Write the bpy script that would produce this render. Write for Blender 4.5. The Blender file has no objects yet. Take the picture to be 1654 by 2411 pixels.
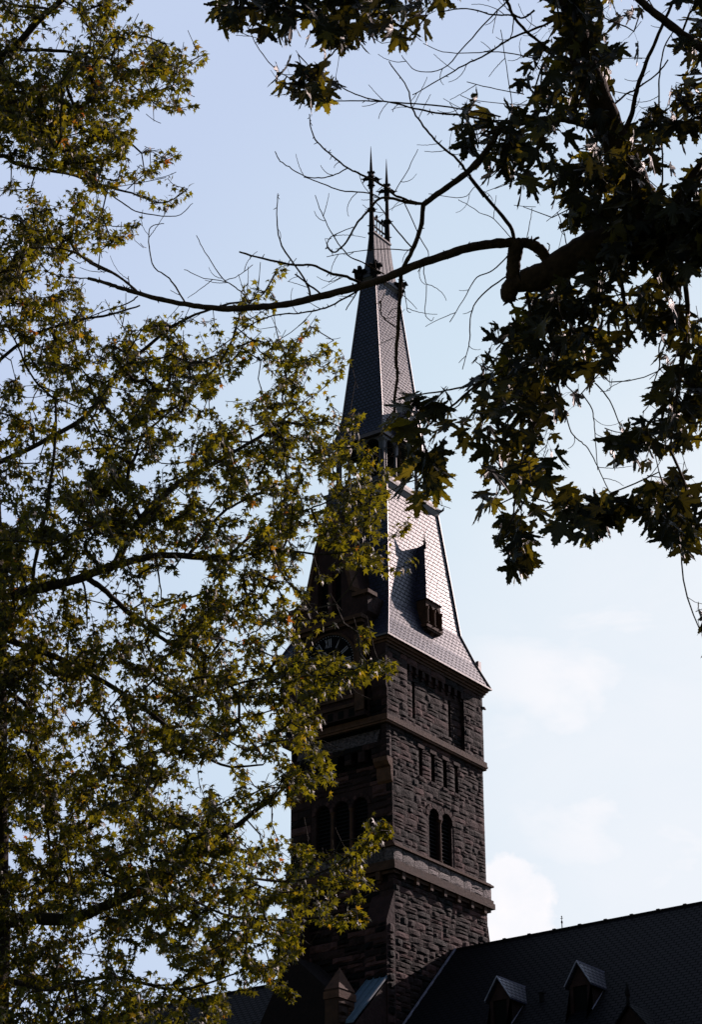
import bpy, bmesh, math, random
import numpy as np
from mathutils import Vector, Matrix
R = math.radians
S = bpy.context.scene
col = S.collection

# ------------------------------------------------------------------ camera
AZ, PITCH, ROLL, DIST, LAT = R(35.412), R(25.84), R(-0.333), 82.383, 1.473
H = Vector((-math.sin(AZ), math.cos(AZ), 0))
FW = H * math.cos(PITCH) + Vector((0, 0, 1)) * math.sin(PITCH)
RT = Vector((math.cos(AZ), math.sin(AZ), 0)); UP = RT.cross(FW)
RT2 = RT * math.cos(ROLL) + UP * math.sin(ROLL)
UP2 = -RT * math.sin(ROLL) + UP * math.cos(ROLL)
CAMP = -H * DIST - RT * LAT + Vector((0, 0, 1.6))
cd = bpy.data.cameras.new('camera'); cam = bpy.data.objects.new('camera', cd); col.objects.link(cam)
cd.sensor_fit = 'VERTICAL'; cd.sensor_height = 36.0; cd.lens = 36.0 * 5500 / 2411
cd.clip_start = 0.1; cd.clip_end = 5000
cam.matrix_world = Matrix((( RT2.x, UP2.x, -FW.x, CAMP.x), (RT2.y, UP2.y, -FW.y, CAMP.y), (RT2.z, UP2.z, -FW.z, CAMP.z), (0, 0, 0, 1)))
S.camera = cam

# ------------------------------------------------------------------ light
SUN_AZ, SUN_EL = R(11), R(28.5)                       # azimuth from +Y towards +X
TOSUN = Vector((math.sin(SUN_AZ) * math.cos(SUN_EL), math.cos(SUN_AZ) * math.cos(SUN_EL), math.sin(SUN_EL)))
sd = bpy.data.lights.new('sun', 'SUN'); sd.energy = 4.2; sd.angle = R(0.5); sd.color = (1.0, 0.79, 0.75)
so = bpy.data.objects.new('sun', sd); col.objects.link(so); so.location = (30, 60, 60)
so.rotation_euler = TOSUN.to_track_quat('Z', 'Y').to_euler()

def unproj(u, v, depth):
    """a place in the world seen at (u, v) of the 1654 x 2411 photo, depth metres in front of the lens"""
    return CAMP + (FW + RT2 * ((u - 827) / 5500) - UP2 * ((v - 1205.5) / 5500)) * depth
def direction(u, v): return (unproj(u, v, 1) - CAMP).normalized()

world = bpy.data.worlds.new('World'); S.world = world; world.use_nodes = True
nt = world.node_tree; N = nt.nodes; L = nt.links; N.clear()
out = N.new('ShaderNodeOutputWorld'); bg = N.new('ShaderNodeBackground'); L.new(bg.outputs[0], out.inputs[0])
sky = N.new('ShaderNodeTexSky'); sky.sky_type = 'NISHITA'; sky.sun_disc = False
sky.sun_elevation = SUN_EL; sky.sun_rotation = SUN_AZ; sky.air_density = 1.2; sky.dust_density = 0.6; sky.ozone_density = 1.6
bg.inputs[1].default_value = 0.1
def math_node(op, a, b=None, c=None, clamp=False):
    n = N.new('ShaderNodeMath'); n.operation = op; n.use_clamp = clamp
    for i, x in enumerate((a, b, c)):
        if x is None: continue
        if isinstance(x, (int, float)): n.inputs[i].default_value = x
        else: L.new(x, n.inputs[i])
    return n.outputs[0]
geo = N.new('ShaderNodeTexCoord')
def dotdir(d):
    n = N.new('ShaderNodeVectorMath'); n.operation = 'DOT_PRODUCT'; L.new(geo.outputs['Generated'], n.inputs[0]); n.inputs[1].default_value = d
    return n.outputs['Value']
def smooth(x, lo, hi):
    n = N.new('ShaderNodeMapRange'); n.interpolation_type = 'SMOOTHSTEP'; L.new(x, n.inputs[0]); n.inputs[1].default_value = lo; n.inputs[2].default_value = hi
    return n.outputs[0]
def wnoise(scale, detail, rough, dist=0, stretch=None):
    m = N.new('ShaderNodeMapping'); L.new(geo.outputs['Generated'], m.inputs[0])
    if stretch: m.inputs['Scale'].default_value = stretch
    n = N.new('ShaderNodeTexNoise'); L.new(m.outputs[0], n.inputs['Vector']); n.inputs['Scale'].default_value = scale
    n.inputs['Detail'].default_value = detail; n.inputs['Roughness'].default_value = rough; n.inputs['Distortion'].default_value = dist
    return n.outputs[0]
# thin bright haze low on the right side of the sky, towards the sun
hz = smooth(dotdir(direction(2250, 1950)), math.cos(0.30), math.cos(0.08))
nz = wnoise(9, 6, 0.55, 0.3, (1, 1, 2.2))
hz = math_node('MULTIPLY', hz, math_node('MULTIPLY_ADD', nz, 0.9, 0.5), clamp=True)
# thin cirrus streaks
st = math_node('MULTIPLY', smooth(wnoise(11, 5, 0.55, 0.3, (1, 1, 2.0)), 0.32, 0.66), smooth(dotdir(direction(1640, 1660)), math.cos(0.135), math.cos(0.03)))
# one heap of cumulus low beside the tower
cdir = direction(1180, 2150)
cl = math_node('ADD', dotdir(cdir), math_node('MULTIPLY', math_node('SUBTRACT', wnoise(75, 6, 0.55), 0.5), 0.00045))
cu = smooth(cl, math.cos(0.0290), math.cos(0.0215))
cu2 = math_node('MULTIPLY', smooth(wnoise(45, 6, 0.6), 0.35, 0.62), smooth(dotdir(direction(1230, 2060)), math.cos(0.045), math.cos(0.02)))
f = math_node('MAXIMUM', math_node('MULTIPLY', hz, 0.58), math_node('MULTIPLY', cu, math_node('MULTIPLY_ADD', wnoise(50, 5, 0.6), 0.7, 0.55)))
f = math_node('MAXIMUM', f, math_node('MULTIPLY', st, 0.9), clamp=True)
def cmix(fac, a, c):
    n = N.new('ShaderNodeMix'); n.data_type = 'RGBA'
    for k, x in ((0, fac), (6, a), (7, c)):
        if isinstance(x, tuple): n.inputs[k].default_value = (*x, 1)
        elif isinstance(x, (int, float)): n.inputs[k].default_value = x
        else: L.new(x, n.inputs[k])
    return n.outputs[2]
BG = 0.06; bg.inputs[1].default_value = BG
K = lambda r, g, b_: (r / BG, g / BG, b_ / BG)
# milky veil over the sunny half of the sky: lavender away from the sun, pale blue nearer to it
veilc = cmix(smooth(dotdir(direction(1500, 1500)), math.cos(0.30), math.cos(0.05)), K(0.585, 0.685, 0.91), K(0.70, 0.835, 0.95))
veil = math_node('MULTIPLY', smooth(dotdir((TOSUN + Vector((-0.25, 0, 0))).normalized()), math.cos(1.15), math.cos(0.75)), 0.93)
base = cmix(veil, sky.outputs[0], veilc)
L.new(cmix(f, base, K(1.0, 0.98, 1.01)), bg.inputs[0])
S.view_settings.view_transform = 'Standard'; S.view_settings.look = 'None'
S.view_settings.exposure = 0.0; S.view_settings.gamma = 1.0
S.render.engine = 'CYCLES'
S.cycles.max_bounces = 6; S.cycles.diffuse_bounces = 2; S.cycles.glossy_bounces = 2; S.cycles.transmission_bounces = 4; S.cycles.transparent_max_bounces = 4

# ------------------------------------------------------------------ materials
def new_mat(name):
    m = bpy.data.materials.new(name); m.use_nodes = True
    return m, m.node_tree.nodes, m.node_tree.links, m.node_tree.nodes['Principled BSDF']
def ramp(n, l, src, stops):
    r = n.new('ShaderNodeValToRGB'); l.new(src, r.inputs[0])
    while len(r.color_ramp.elements) < len(stops): r.color_ramp.elements.new(0.5)
    for e, (p, c) in zip(r.color_ramp.elements, stops): e.position = p; e.color = (*c, 1)
    return r.outputs[0]
def noise(n, l, scale, detail=5, rough=0.6, coord='Object'):
    tc = n.new('ShaderNodeTexCoord'); t = n.new('ShaderNodeTexNoise'); l.new(tc.outputs[coord], t.inputs['Vector'])
    t.inputs['Scale'].default_value = scale; t.inputs['Detail'].default_value = detail; t.inputs['Roughness'].default_value = rough
    return t.outputs[0]
def mixc(n, l, fac, a, b, mode='MIX'):
    m = n.new('ShaderNodeMix'); m.data_type = 'RGBA'; m.blend_type = mode
    for i, x in ((0, fac), (6, a), (7, b)):
        if isinstance(x, (int, float)): m.inputs[i].default_value = x
        elif isinstance(x, tuple): m.inputs[i].default_value = (*x, 1)
        else: l.new(x, m.inputs[i])
    return m.outputs[2]
def bump(n, l, bsdf, h, strength, dist=0.02):
    b = n.new('ShaderNodeBump'); b.inputs['Strength'].default_value = strength; b.inputs['Distance'].default_value = dist
    l.new(h, b.inputs['Height']); l.new(b.outputs[0], bsdf.inputs['Normal'])
def stone_mat(name, dark, light, rough=0.75, bscale=9, bstr=0.8, spec=0.35):
    m, n, l, b = new_mat(name)
    at = n.new('ShaderNodeAttribute'); at.attribute_name = 'tone'
    c = ramp(n, l, at.outputs['Fac'], [(0, dark), (0.72, tuple(0.5 * (a + q) for a, q in zip(dark, light))), (1, light)])
    g = ramp(n, l, noise(n, l, 3.1, 6), [(0.3, (0.55, 0.55, 0.55)), (0.7, (1.25, 1.2, 1.2))])
    if name == 'dressed_granite': g = ramp(n, l, noise(n, l, 12, 4, 0.7), [(0.42, (0.25, 0.22, 0.22)), (0.56, (1.7, 1.6, 1.6))])
    l.new(mixc(n, l, 1.0, c, g, 'MULTIPLY'), b.inputs['Base Color'])
    b.inputs['Roughness'].default_value = rough; b.inputs['Specular IOR Level'].default_value = spec
    bump(n, l, b, noise(n, l, bscale, 7, 0.65), bstr, 0.05)
    return m
M = {}
M['stone'] = stone_mat('rock_faced_gneiss', (0.003, 0.0016, 0.0017), (0.100, 0.046, 0.043), spec=0.15, rough=0.78)
M['dressed'] = stone_mat('dressed_granite', (0.022, 0.016, 0.018), (0.15, 0.115, 0.12), 0.65, 20, 1.6)
M['brown'] = stone_mat('brown_sandstone', (0.032, 0.014, 0.008), (0.125, 0.056, 0.032), 0.75, 14, 0.4, 0.2)
M['mortar'] = stone_mat('mortar', (0.014, 0.011, 0.012), (0.022, 0.018, 0.019), 0.9, 12, 0.4, 0.2)
def slate_mat(name, c1, c2, rough, spec, roww=0.26, rowh=0.2, bs=0.55):
    m, n, l, b = new_mat(name)
    uv = n.new('ShaderNodeUVMap'); uv.uv_map = 'UVMap'
    br = n.new('ShaderNodeTexBrick'); l.new(uv.outputs[0], br.inputs['Vector'])
    br.inputs['Scale'].default_value = 1.0; br.inputs['Brick Width'].default_value = roww; br.inputs['Row Height'].default_value = rowh
    br.inputs['Mortar Size'].default_value = 0.024; br.inputs['Mortar Smooth'].default_value = 0.3; br.inputs['Bias'].default_value = 0
    br.inputs['Color1'].default_value = (*c1, 1); br.inputs['Color2'].default_value = (*c2, 1)
    br.inputs['Mortar'].default_value = tuple(x * 0.25 for x in c1) + (1,)
    g = ramp(n, l, noise(n, l, 1.3, 6), [(0.3, (0.75, 0.75, 0.78)), (0.7, (1.2, 1.15, 1.12))])
    l.new(mixc(n, l, 1.0, br.outputs['Color'], g, 'MULTIPLY'), b.inputs['Base Color'])
    rr = n.new('ShaderNodeMapRange'); l.new(br.outputs['Fac'], rr.inputs[0]); rr.inputs[3].default_value = rough; rr.inputs[4].default_value = 0.95
    l.new(rr.outputs[0], b.inputs['Roughness'])
    b.inputs['Specular IOR Level'].default_value = spec
    # each slate course tilts out a little towards its lower edge
    sp = n.new('ShaderNodeSeparateXYZ'); l.new(uv.outputs[0], sp.inputs[0])
    md = n.new('ShaderNodeMath'); md.operation = 'FLOORED_MODULO'; l.new(sp.outputs[1], md.inputs[0]); md.inputs[1].default_value = rowh
    h1 = n.new('ShaderNodeMath'); h1.operation = 'MULTIPLY'; l.new(md.outputs[0], h1.inputs[0]); h1.inputs[1].default_value = -1.2
    h2 = n.new('ShaderNodeMath'); h2.operation = 'MULTIPLY_ADD'; l.new(br.outputs['Fac'], h2.inputs[0]); h2.inputs[1].default_value = -0.7; l.new(h1.outputs[0], h2.inputs[2])
    h3 = n.new('ShaderNodeMath'); h3.operation = 'MULTIPLY_ADD'; l.new(noise(n, l, 9, 4), h3.inputs[0]); h3.inputs[1].default_value = 0.25; l.new(h2.outputs[0], h3.inputs[2])
    bump(n, l, b, h3.outputs[0], bs, 0.03)
    return m
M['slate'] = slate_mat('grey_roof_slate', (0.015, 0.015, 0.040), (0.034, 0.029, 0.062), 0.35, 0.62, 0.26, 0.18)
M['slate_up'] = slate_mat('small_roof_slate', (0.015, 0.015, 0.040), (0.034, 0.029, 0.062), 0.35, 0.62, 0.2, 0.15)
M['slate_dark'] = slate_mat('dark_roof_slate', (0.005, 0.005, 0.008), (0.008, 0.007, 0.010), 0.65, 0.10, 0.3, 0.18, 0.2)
def plain(name, c, rough=0.6, spec=0.4, metal=0, bs=None, bstr=0.3, var=0.3):
    m, n, l, b = new_mat(name)
    g = ramp(n, l, noise(n, l, 5 if bs is None else bs, 5), [(0.25, tuple(x * (1 - var) for x in c)), (0.75, tuple(x * (1 + var) for x in c))])
    l.new(g, b.inputs['Base Color']); b.inputs['Roughness'].default_value = rough; b.inputs['Specular IOR Level'].default_value = spec
    b.inputs['Metallic'].default_value = metal
    if bs: bump(n, l, b, noise(n, l, bs, 6), bstr, 0.02)
    return m
M['lead'] = plain('weathered_lead', (0.035, 0.028, 0.034), 0.45, 0.5, 0, 8, 0.4)
M['hip'] = plain('hip_roll_metal', (0.07, 0.042, 0.042), 0.42, 0.6, 0, 9, 0.3)
M['iron'] = plain('dark_iron', (0.008, 0.006, 0.007), 0.75, 0.12)
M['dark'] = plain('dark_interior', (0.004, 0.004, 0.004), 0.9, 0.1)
M['copper'] = plain('pale_green_copper', (0.10, 0.15, 0.21), 0.5, 0.4, 0, 6, 0.4, 0.2)
M['flash'] = plain('pale_flashing', (0.26, 0.24, 0.33), 0.5, 0.4)
M['dial'] = plain('clock_dial', (0.003, 0.003, 0.004), 0.8, 0.05)
M['numeral'] = plain('pale_numeral', (0.24, 0.21, 0.24), 0.6, 0.2)
M['grass'] = plain('grass', (0.035, 0.06, 0.02), 0.9, 0.1, 0, 3, 0.5)
def bark_mat(name, c):
    m, n, l, b = new_mat(name)
    tc = n.new('ShaderNodeTexCoord'); t = n.new('ShaderNodeTexNoise'); l.new(tc.outputs['Object'], t.inputs['Vector']); t.inputs['Scale'].default_value = 30; t.inputs['Detail'].default_value = 6
    l.new(ramp(n, l, t.outputs[0], [(0.3, tuple(x * 0.5 for x in c)), (0.7, tuple(x * 1.3 for x in c))]), b.inputs['Base Color'])
    b.inputs['Roughness'].default_value = 0.9; b.inputs['Specular IOR Level'].default_value = 0.15
    bump(n, l, b, t.outputs[0], 0.8, 0.015)
    return m
M['bark'] = bark_mat('maple_bark', (0.065, 0.038, 0.025))
M['bark_far'] = bark_mat('grey_maple_bark', (0.05, 0.036, 0.027))
def leaf_mat(name, stops, tstops, tfac):
    m, n, l, b = new_mat(name)
    at = n.new('ShaderNodeAttribute'); at.attribute_name = 'tone'
    l.new(ramp(n, l, at.outputs['Fac'], stops), b.inputs['Base Color'])
    b.inputs['Roughness'].default_value = 0.5; b.inputs['Specular IOR Level'].default_value = 0.35
    tr = n.new('ShaderNodeBsdfTranslucent'); l.new(ramp(n, l, at.outputs['Fac'], tstops), tr.inputs[0])
    mx = n.new('ShaderNodeMixShader'); mx.inputs[0].default_value = tfac
    l.new(b.outputs[0], mx.inputs[1]); l.new(tr.outputs[0], mx.inputs[2]); l.new(mx.outputs[0], n['Material Output'].inputs[0])
    return m
M['leaf_far'] = leaf_mat('olive_maple_leaf', [(0, (0.012, 0.013, 0.004)), (0.75, (0.048, 0.043, 0.007)), (0.93, (0.09, 0.055, 0.008)), (1, (0.14, 0.045, 0.012))],
                         [(0, (0.045, 0.048, 0.004)), (0.75, (0.40, 0.345, 0.012)), (0.93, (0.60, 0.36, 0.015)), (1, (0.60, 0.16, 0.03))], 0.42)
M['leaf_near'] = leaf_mat('dark_maple_leaf', [(0, (0.012, 0.011, 0.004)), (0.8, (0.030, 0.025, 0.005)), (1, (0.10, 0.075, 0.010))],
                          [(0, (0.022, 0.020, 0.003)), (0.8, (0.08, 0.066, 0.005)), (1, (0.50, 0.38, 0.02))], 0.28)

# ------------------------------------------------------------------ mesh helpers
class MB:
    def __init__(s): s.v = []; s.f = []; s.t = []
    def poly(s, pts, tone=0.5):
        i = len(s.v); s.v += [tuple(p) for p in pts]; s.f.append(tuple(range(i, i + len(pts)))); s.t.append(tone)
    def hexa(s, p, tone=0.5):     # p: four bottom points then four top points, both counter-clockwise from above
        i = len(s.v); s.v += [tuple(q) for q in p]
        for q in ((3, 2, 1, 0), (4, 5, 6, 7), (0, 1, 5, 4), (1, 2, 6, 5), (2, 3, 7, 6), (3, 0, 4, 7)):
            s.f.append(tuple(i + k for k in q)); s.t.append(tone)
    def box(s, x0, x1, y0, y1, z0, z1, tone=0.5):
        s.hexa([(x0, y0, z0), (x1, y0, z0), (x1, y1, z0), (x0, y1, z0), (x0, y0, z1), (x1, y0, z1), (x1, y1, z1), (x0, y1, z1)], tone)
    def frustum(s, cx, cy, a, b, tone=0.5, cap=True):   # a, b = (hx, hy, z)
        p = [(cx + sx * h[0], cy + sy * h[1], h[2]) for h in (a, b) for sx, sy in ((-1, -1), (1, -1), (1, 1), (-1, 1))]
        i = len(s.v); s.v += p
        fs = [(0, 1, 5, 4), (1, 2, 6, 5), (2, 3, 7, 6), (3, 0, 4, 7)]
        if cap: fs += [(3, 2, 1, 0), (4, 5, 6, 7)]
        for q in fs: s.f.append(tuple(i + k for k in q)); s.t.append(tone)
    def ring(s, x0, x1, y0, y1, w, z0, z1, tone=0.5):   # a square-section band running round a rectangle, proud by w
        s.box(x0 - w, x1 + w, y0 - w, y0 + 0.05, z0, z1, tone); s.box(x0 - w, x1 + w, y1 - 0.05, y1 + w, z0, z1, tone)
        s.box(x0 - w, x0 + 0.05, y0 + 0.05, y1 - 0.05, z0, z1, tone); s.box(x1 - 0.05, x1 + w, y0 + 0.05, y1 - 0.05, z0, z1, tone)
    def tube(s, pts, rad, n=6, tone=0.5, caps=True):
        pts = [Vector(p) for p in pts]
        if isinstance(rad, (int, float)): rad = [rad] * len(pts)
        rings = []; a = None
        for k, p in enumerate(pts):
            d = (pts[min(k + 1, len(pts) - 1)] - pts[max(k - 1, 0)])
            if d.length < 1e-9: d = Vector((0, 0, 1))
            d.normalize()
            if a is None: a = d.orthogonal().normalized()
            else:
                a = a - d * a.dot(d)
                if a.length < 1e-6: a = d.orthogonal()
                a.normalize()
            b = d.cross(a); i = len(s.v)
            for q in range(n):
                t = 2 * math.pi * q / n; s.v.append(tuple(p + (a * math.cos(t) + b * math.sin(t)) * rad[k]))
            rings.append(i)
        for i, j in zip(rings, rings[1:]):
            for q in range(n):
                s.f.append((i + q, i + (q + 1) % n, j + (q + 1) % n, j + q)); s.t.append(tone)
        if caps:
            s.f.append(tuple(rings[0] + q for q in range(n))[::-1]); s.t.append(tone)
            s.f.append(tuple(rings[-1] + q for q in range(n))); s.t.append(tone)
    def prism(s, pts, off, tone=0.5):     # closed outline extruded by a vector
        off = Vector(off); k = len(pts); i = len(s.v)
        s.v += [tuple(p) for p in pts] + [tuple(Vector(p) + off) for p in pts]
        s.f.append(tuple(range(i, i + k))); s.t.append(tone); s.f.append(tuple(range(i + k, i + 2 * k))[::-1]); s.t.append(tone)
        for q in range(k): s.f.append((i + q, i + k + q, i + k + (q + 1) % k, i + (q + 1) % k)); s.t.append(tone)
    def islands(s):
        up = list(range(len(s.v)))
        def find(a):
            while up[a] != a: up[a] = up[up[a]]; a = up[a]
            return a
        for f in s.f:
            r = find(f[0])
            for k in f[1:]: up[find(k)] = r
        gr = {}
        for f, t in zip(s.f, s.t): gr.setdefault(find(f[0]), []).append((f, t))
        out = []
        for fs in gr.values():
            m = MB(); ix = {}
            for f, t in fs:
                for k in f:
                    if k not in ix: ix[k] = len(m.v); m.v.append(s.v[k])
                m.f.append(tuple(ix[k] for k in f)); m.t.append(t)
            out.append(m)
        return out
    def each(s, name, mat, parent=None, **kw):      # every separate piece becomes an object of its own
        return [m.build(name, mat, parent, **kw) for m in s.islands()]
    def build(s, name, mat, parent=None, smooth=False, base=None, fix=True):
        o0 = Vector(base) if base is not None else (Vector(parent['_base']) if parent is not None and '_base' in parent else Vector((0, 0, 0)))
        me = bpy.data.meshes.new(name)
        me.from_pydata([(x - o0.x, y - o0.y, z - o0.z) for x, y, z in s.v], [], s.f)
        if fix:
            bm = bmesh.new(); bm.from_mesh(me); bmesh.ops.recalc_face_normals(bm, faces=bm.faces); bm.to_mesh(me); bm.free()
        at = me.attributes.new('tone', 'FLOAT', 'FACE'); at.data.foreach_set('value', s.t)
        if fix:
            uvl = me.uv_layers.new(name='UVMap')
            for p in me.polygons:
                nrm = p.normal
                t = Vector((0, 0, 1)).cross(nrm)
                if t.length < 1e-4: t = Vector((1, 0, 0))
                t.normalize(); b = nrm.cross(t)
                for li in p.loop_indices:
                    co = me.vertices[me.loops[li].vertex_index].co
                    uvl.data[li].uv = (co.dot(t), co.dot(b))
        if smooth: me.polygons.foreach_set('use_smooth', [True] * len(me.polygons))
        me.materials.append(M[mat]); me.update()
        o = bpy.data.objects.new(name, me); col.objects.link(o)
        if parent is not None:
            o.parent = parent; o['_base'] = tuple(o0)
        else: o.location = o0
        return o
def thing(name, label, cat, loc, group=None):
    o = bpy.data.objects.new(name, None); col.objects.link(o); o.location = loc; o.empty_display_size = 0.5
    o['label'] = label; o['category'] = cat; o['_base'] = tuple(loc)
    if group: o['group'] = group
    return o

# ------------------------------------------------------------------ masonry
def ashlar(mb, rng, O, U, Nn, w, z0, z1, holes=(), course=(0.17, 0.34), bl=(0.32, 1.05), depth=0.25, bulge=0.035, joint=0.016, tones=None):
    """random-coursed blocks on the vertical plane through O; holes = (u0, u1, z0, z1)"""
    O = Vector(O); U = Vector(U); Nn = Vector(Nn)
    cuts = sorted({z0, z1} | {z for h in holes for z in h[2:4] if z0 < z < z1})
    for za, zb in zip(cuts, cuts[1:]):
        z = za
        while z < zb - 1e-6:
            h = rng.uniform(*course)
            if zb - (z + h) < course[0] * 0.8: h = zb - z
            iv = [(0.0, w)]
            for u0, u1, a, b in holes:
                if a < z + h / 2 < b:
                    nv = []
                    for p, q in iv:
                        if u1 <= p or u0 >= q: nv.append((p, q)); continue
                        if u0 > p: nv.append((p, u0))
                        if u1 < q: nv.append((u1, q))
                    iv = nv
            for p, q in iv:
                u = p
                while u < q - 1e-6:
                    bw = rng.uniform(*bl)
                    if q - (u + bw) < bl[0] * 0.8: bw = q - u
                    parts = [(z, h)]
                    if h > 0.24 and rng.random() < 0.3: k = rng.uniform(0.4, 0.6); parts = [(z, h * k), (z + h * k, h * (1 - k))]
                    for zz, hh in parts:
                        tone = min(1, max(0, rng.gauss(0.32, 0.28))) if tones is None else rng.uniform(*tones)
                        if tones is None and rng.random() < 0.09: tone = rng.uniform(0.9, 1.0)
                        block(mb, rng, O, U, Nn, u + joint / 2, u + bw - joint / 2, zz + joint / 2, zz + hh - joint / 2, depth, bulge, tone)
                    u += bw
            z += h
def block(mb, rng, O, U, Nn, u0, u1, z0, z1, depth, bulge, tone):
    nu = 4 if u1 - u0 > 0.35 else 3; nz = 4
    i = len(mb.v); base = rng.uniform(0.0, bulge * 0.45); tu = rng.uniform(-1, 1) * bulge * 0.6; tz = rng.uniform(-1, 1) * bulge * 0.5
    for a in range(nz):
        for b in range(nu):
            fu = b / (nu - 1); fz = a / (nz - 1)
            e = a in (0, nz - 1) or b in (0, nu - 1)
            if not e:
                fu += rng.uniform(-0.09, 0.09); fz += rng.uniform(-0.09, 0.09)
                if a == 1: fz -= 0.1
                if a == nz - 2: fz += 0.1
            d = -0.012 + rng.uniform(-0.004, 0.004) if e else base + rng.uniform(0.12, 1.0) * bulge + tu * (fu - 0.5) + tz * (fz - 0.5)
            p = O + U * (u0 + (u1 - u0) * fu) + Nn * d; mb.v.append((p.x, p.y, z0 + (z1 - z0) * fz))
    for a in range(nz - 1):
        for b in range(nu - 1):
            k = i + a * nu + b; mb.f.append((k, k + 1, k + nu + 1, k + nu)); mb.t.append(tone)
    j = len(mb.v)
    for (u, z) in ((u0, z0), (u1, z0), (u1, z1), (u0, z1)):
        p = O + U * u - Nn * depth; mb.v.append((p.x, p.y, z))
    c = [i, i + nu - 1, i + nz * nu - 1, i + (nz - 1) * nu]
    row = [list(range(c[0], c[1] + 1)), [i + a * nu + nu - 1 for a in range(nz)], list(range(c[3], c[2] + 1))[::-1], [i + a * nu for a in range(nz)][::-1]]
    for k in range(4): mb.f.append(tuple(row[k]) + (j + (k + 1) % 4, j + k)); mb.t.append(tone)
def arch_plate(mb, O, U, Nn, x0, x1, z0, z1, arches, depth, tone=0.4, seg=10):
    """a wall plate pierced by round-headed openings (centre, half width, sill, springing)"""
    O = Vector(O); U = Vector(U); Nn = Vector(Nn)
    P = lambda u, z, d=0.0: tuple((O + U * u + Nn * d).xy) + (z,)
    xs = {x0, x1}
    for xc, hw, zs, sp in arches:
        xs |= {round(xc - hw * math.cos(math.pi * k / seg), 5) for k in range(seg + 1)}
    xs = sorted(xs)
    for a, b in zip(xs, xs[1:]):
        m = (a + b) / 2; hit = [q for q in arches if abs(m - q[0]) < q[1]]
        if not hit: mb.poly([P(a, z0), P(b, z0), P(b, z1), P(a, z1)], tone); continue
        xc, hw, zs, sp = hit[0]
        cz = lambda x: sp + math.sqrt(max(0, hw * hw - (x - xc) ** 2))
        if zs > z0 + 1e-4: mb.poly([P(a, z0), P(b, z0), P(b, zs), P(a, zs)], tone)
        mb.poly([P(a, cz(a)), P(b, cz(b)), P(b, z1), P(a, z1)], tone)
        mb.poly([P(a, cz(a)), P(b, cz(b)), P(b, cz(b), -depth), P(a, cz(a), -depth)], tone)
        mb.poly([P(a, zs), P(b, zs), P(b, zs, -depth), P(a, zs, -depth)], tone)
    for xc, hw, zs, sp in arches:
        for x in (xc - hw, xc + hw): mb.poly([P(x, zs), P(x, sp), P(x, sp, -depth), P(x, zs, -depth)], tone)
def voussoirs(mb, rng, O, U, Nn, xc, sp, r0, r1, proud, n=9, depth=0.06):
    O = Vector(O); U = Vector(U); Nn = Vector(Nn)
    for k in range(n):
        a0 = math.pi * k / n + 0.02; a1 = math.pi * (k + 1) / n - 0.02; am = (a0 + a1) / 2
        pr = proud + rng.uniform(-0.008, 0.012)
        pts = [(r0, a0), (r1, a0), (r1 * 1.005, am), (r1, a1), (r0, a1), (r0, am)]
        q = []
        for r, a in pts:
            p = O + U * (xc - r * math.cos(a)) + Nn * pr; q.append((p.x, p.y, sp + r * math.sin(a)))
        mb.prism(q, -Nn * (pr + depth), rng.uniform(0.3, 0.9))
def colonnette(mb, x, y, z0, z1, r, tone=0.7):
    mb.tube([(x, y, z0), (x, y, z0 + 0.06), (x, y, z0 + 0.09), (x, y, z1 - 0.14), (x, y, z1 - 0.1), (x, y, z1)], [r * 1.6, r * 1.5, r, r, r * 1.25, r * 1.75], 8, tone)

# ================================================================== the clock tower
rng = random.Random(7)
CX, CY = -2.36, 3.05
TW = thing('clock_tower', 'dark stone clock tower with a steep slate spire and two spiked finials', 'tower', (CX, CY, 0))
X = Vector((1, 0, 0)); Y = Vector((0, 1, 0))
b = MB()
b.box(-4.72, -0.25, 0.25, 6.39, 0, 27.0); b.box(-4.72, -0.25, 0.25, 6.39, 27.0, 32.5)
b.box(-4.765, -0.2, 0.1, 6.43, 32.5, 36.0)
core = b.build('wall_core', 'mortar', TW)
b = MB()
win_r = (2.30, 4.16, 27.98, 30.36)
slots_r = [(1.83, 2.07, 31.12, 32.25), (2.67, 2.92, 31.12, 32.25), (3.50, 3.76, 31.12, 32.25), (4.31, 4.55, 31.12, 32.25)]
ashlar(b, rng, (0, 0, 0), Y, X, 6.39, 16, 26.86, course=(0.16, 0.34), bulge=0.030, joint=0.016)
ashlar(b, rng, (0, 0, 0), Y, X, 6.39, 28.0, 32.62, [win_r] + slots_r, bulge=0.021, course=(0.15, 0.32), joint=0.014)
# front face
ashlar(b, rng, (-4.72, 0, 0), X, -Y, 4.72, 16, 26.6, bulge=0.06)
ashlar(b, rng, (-4.72, 0, 0), X, -Y, 4.72, 28.0, 31.2, [(0.95, 3.80, 28.0, 30.4)])
b.build('stone_wall', 'stone', TW)
# west side stays smooth coursed stone
b = MB(); ashlar(b, rng, (-4.72, 6.39, 0), -Y, -X, 6.39, 20, 36, depth=0.05, bulge=0.03); b.build('side_wall', 'stone', TW)
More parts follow.
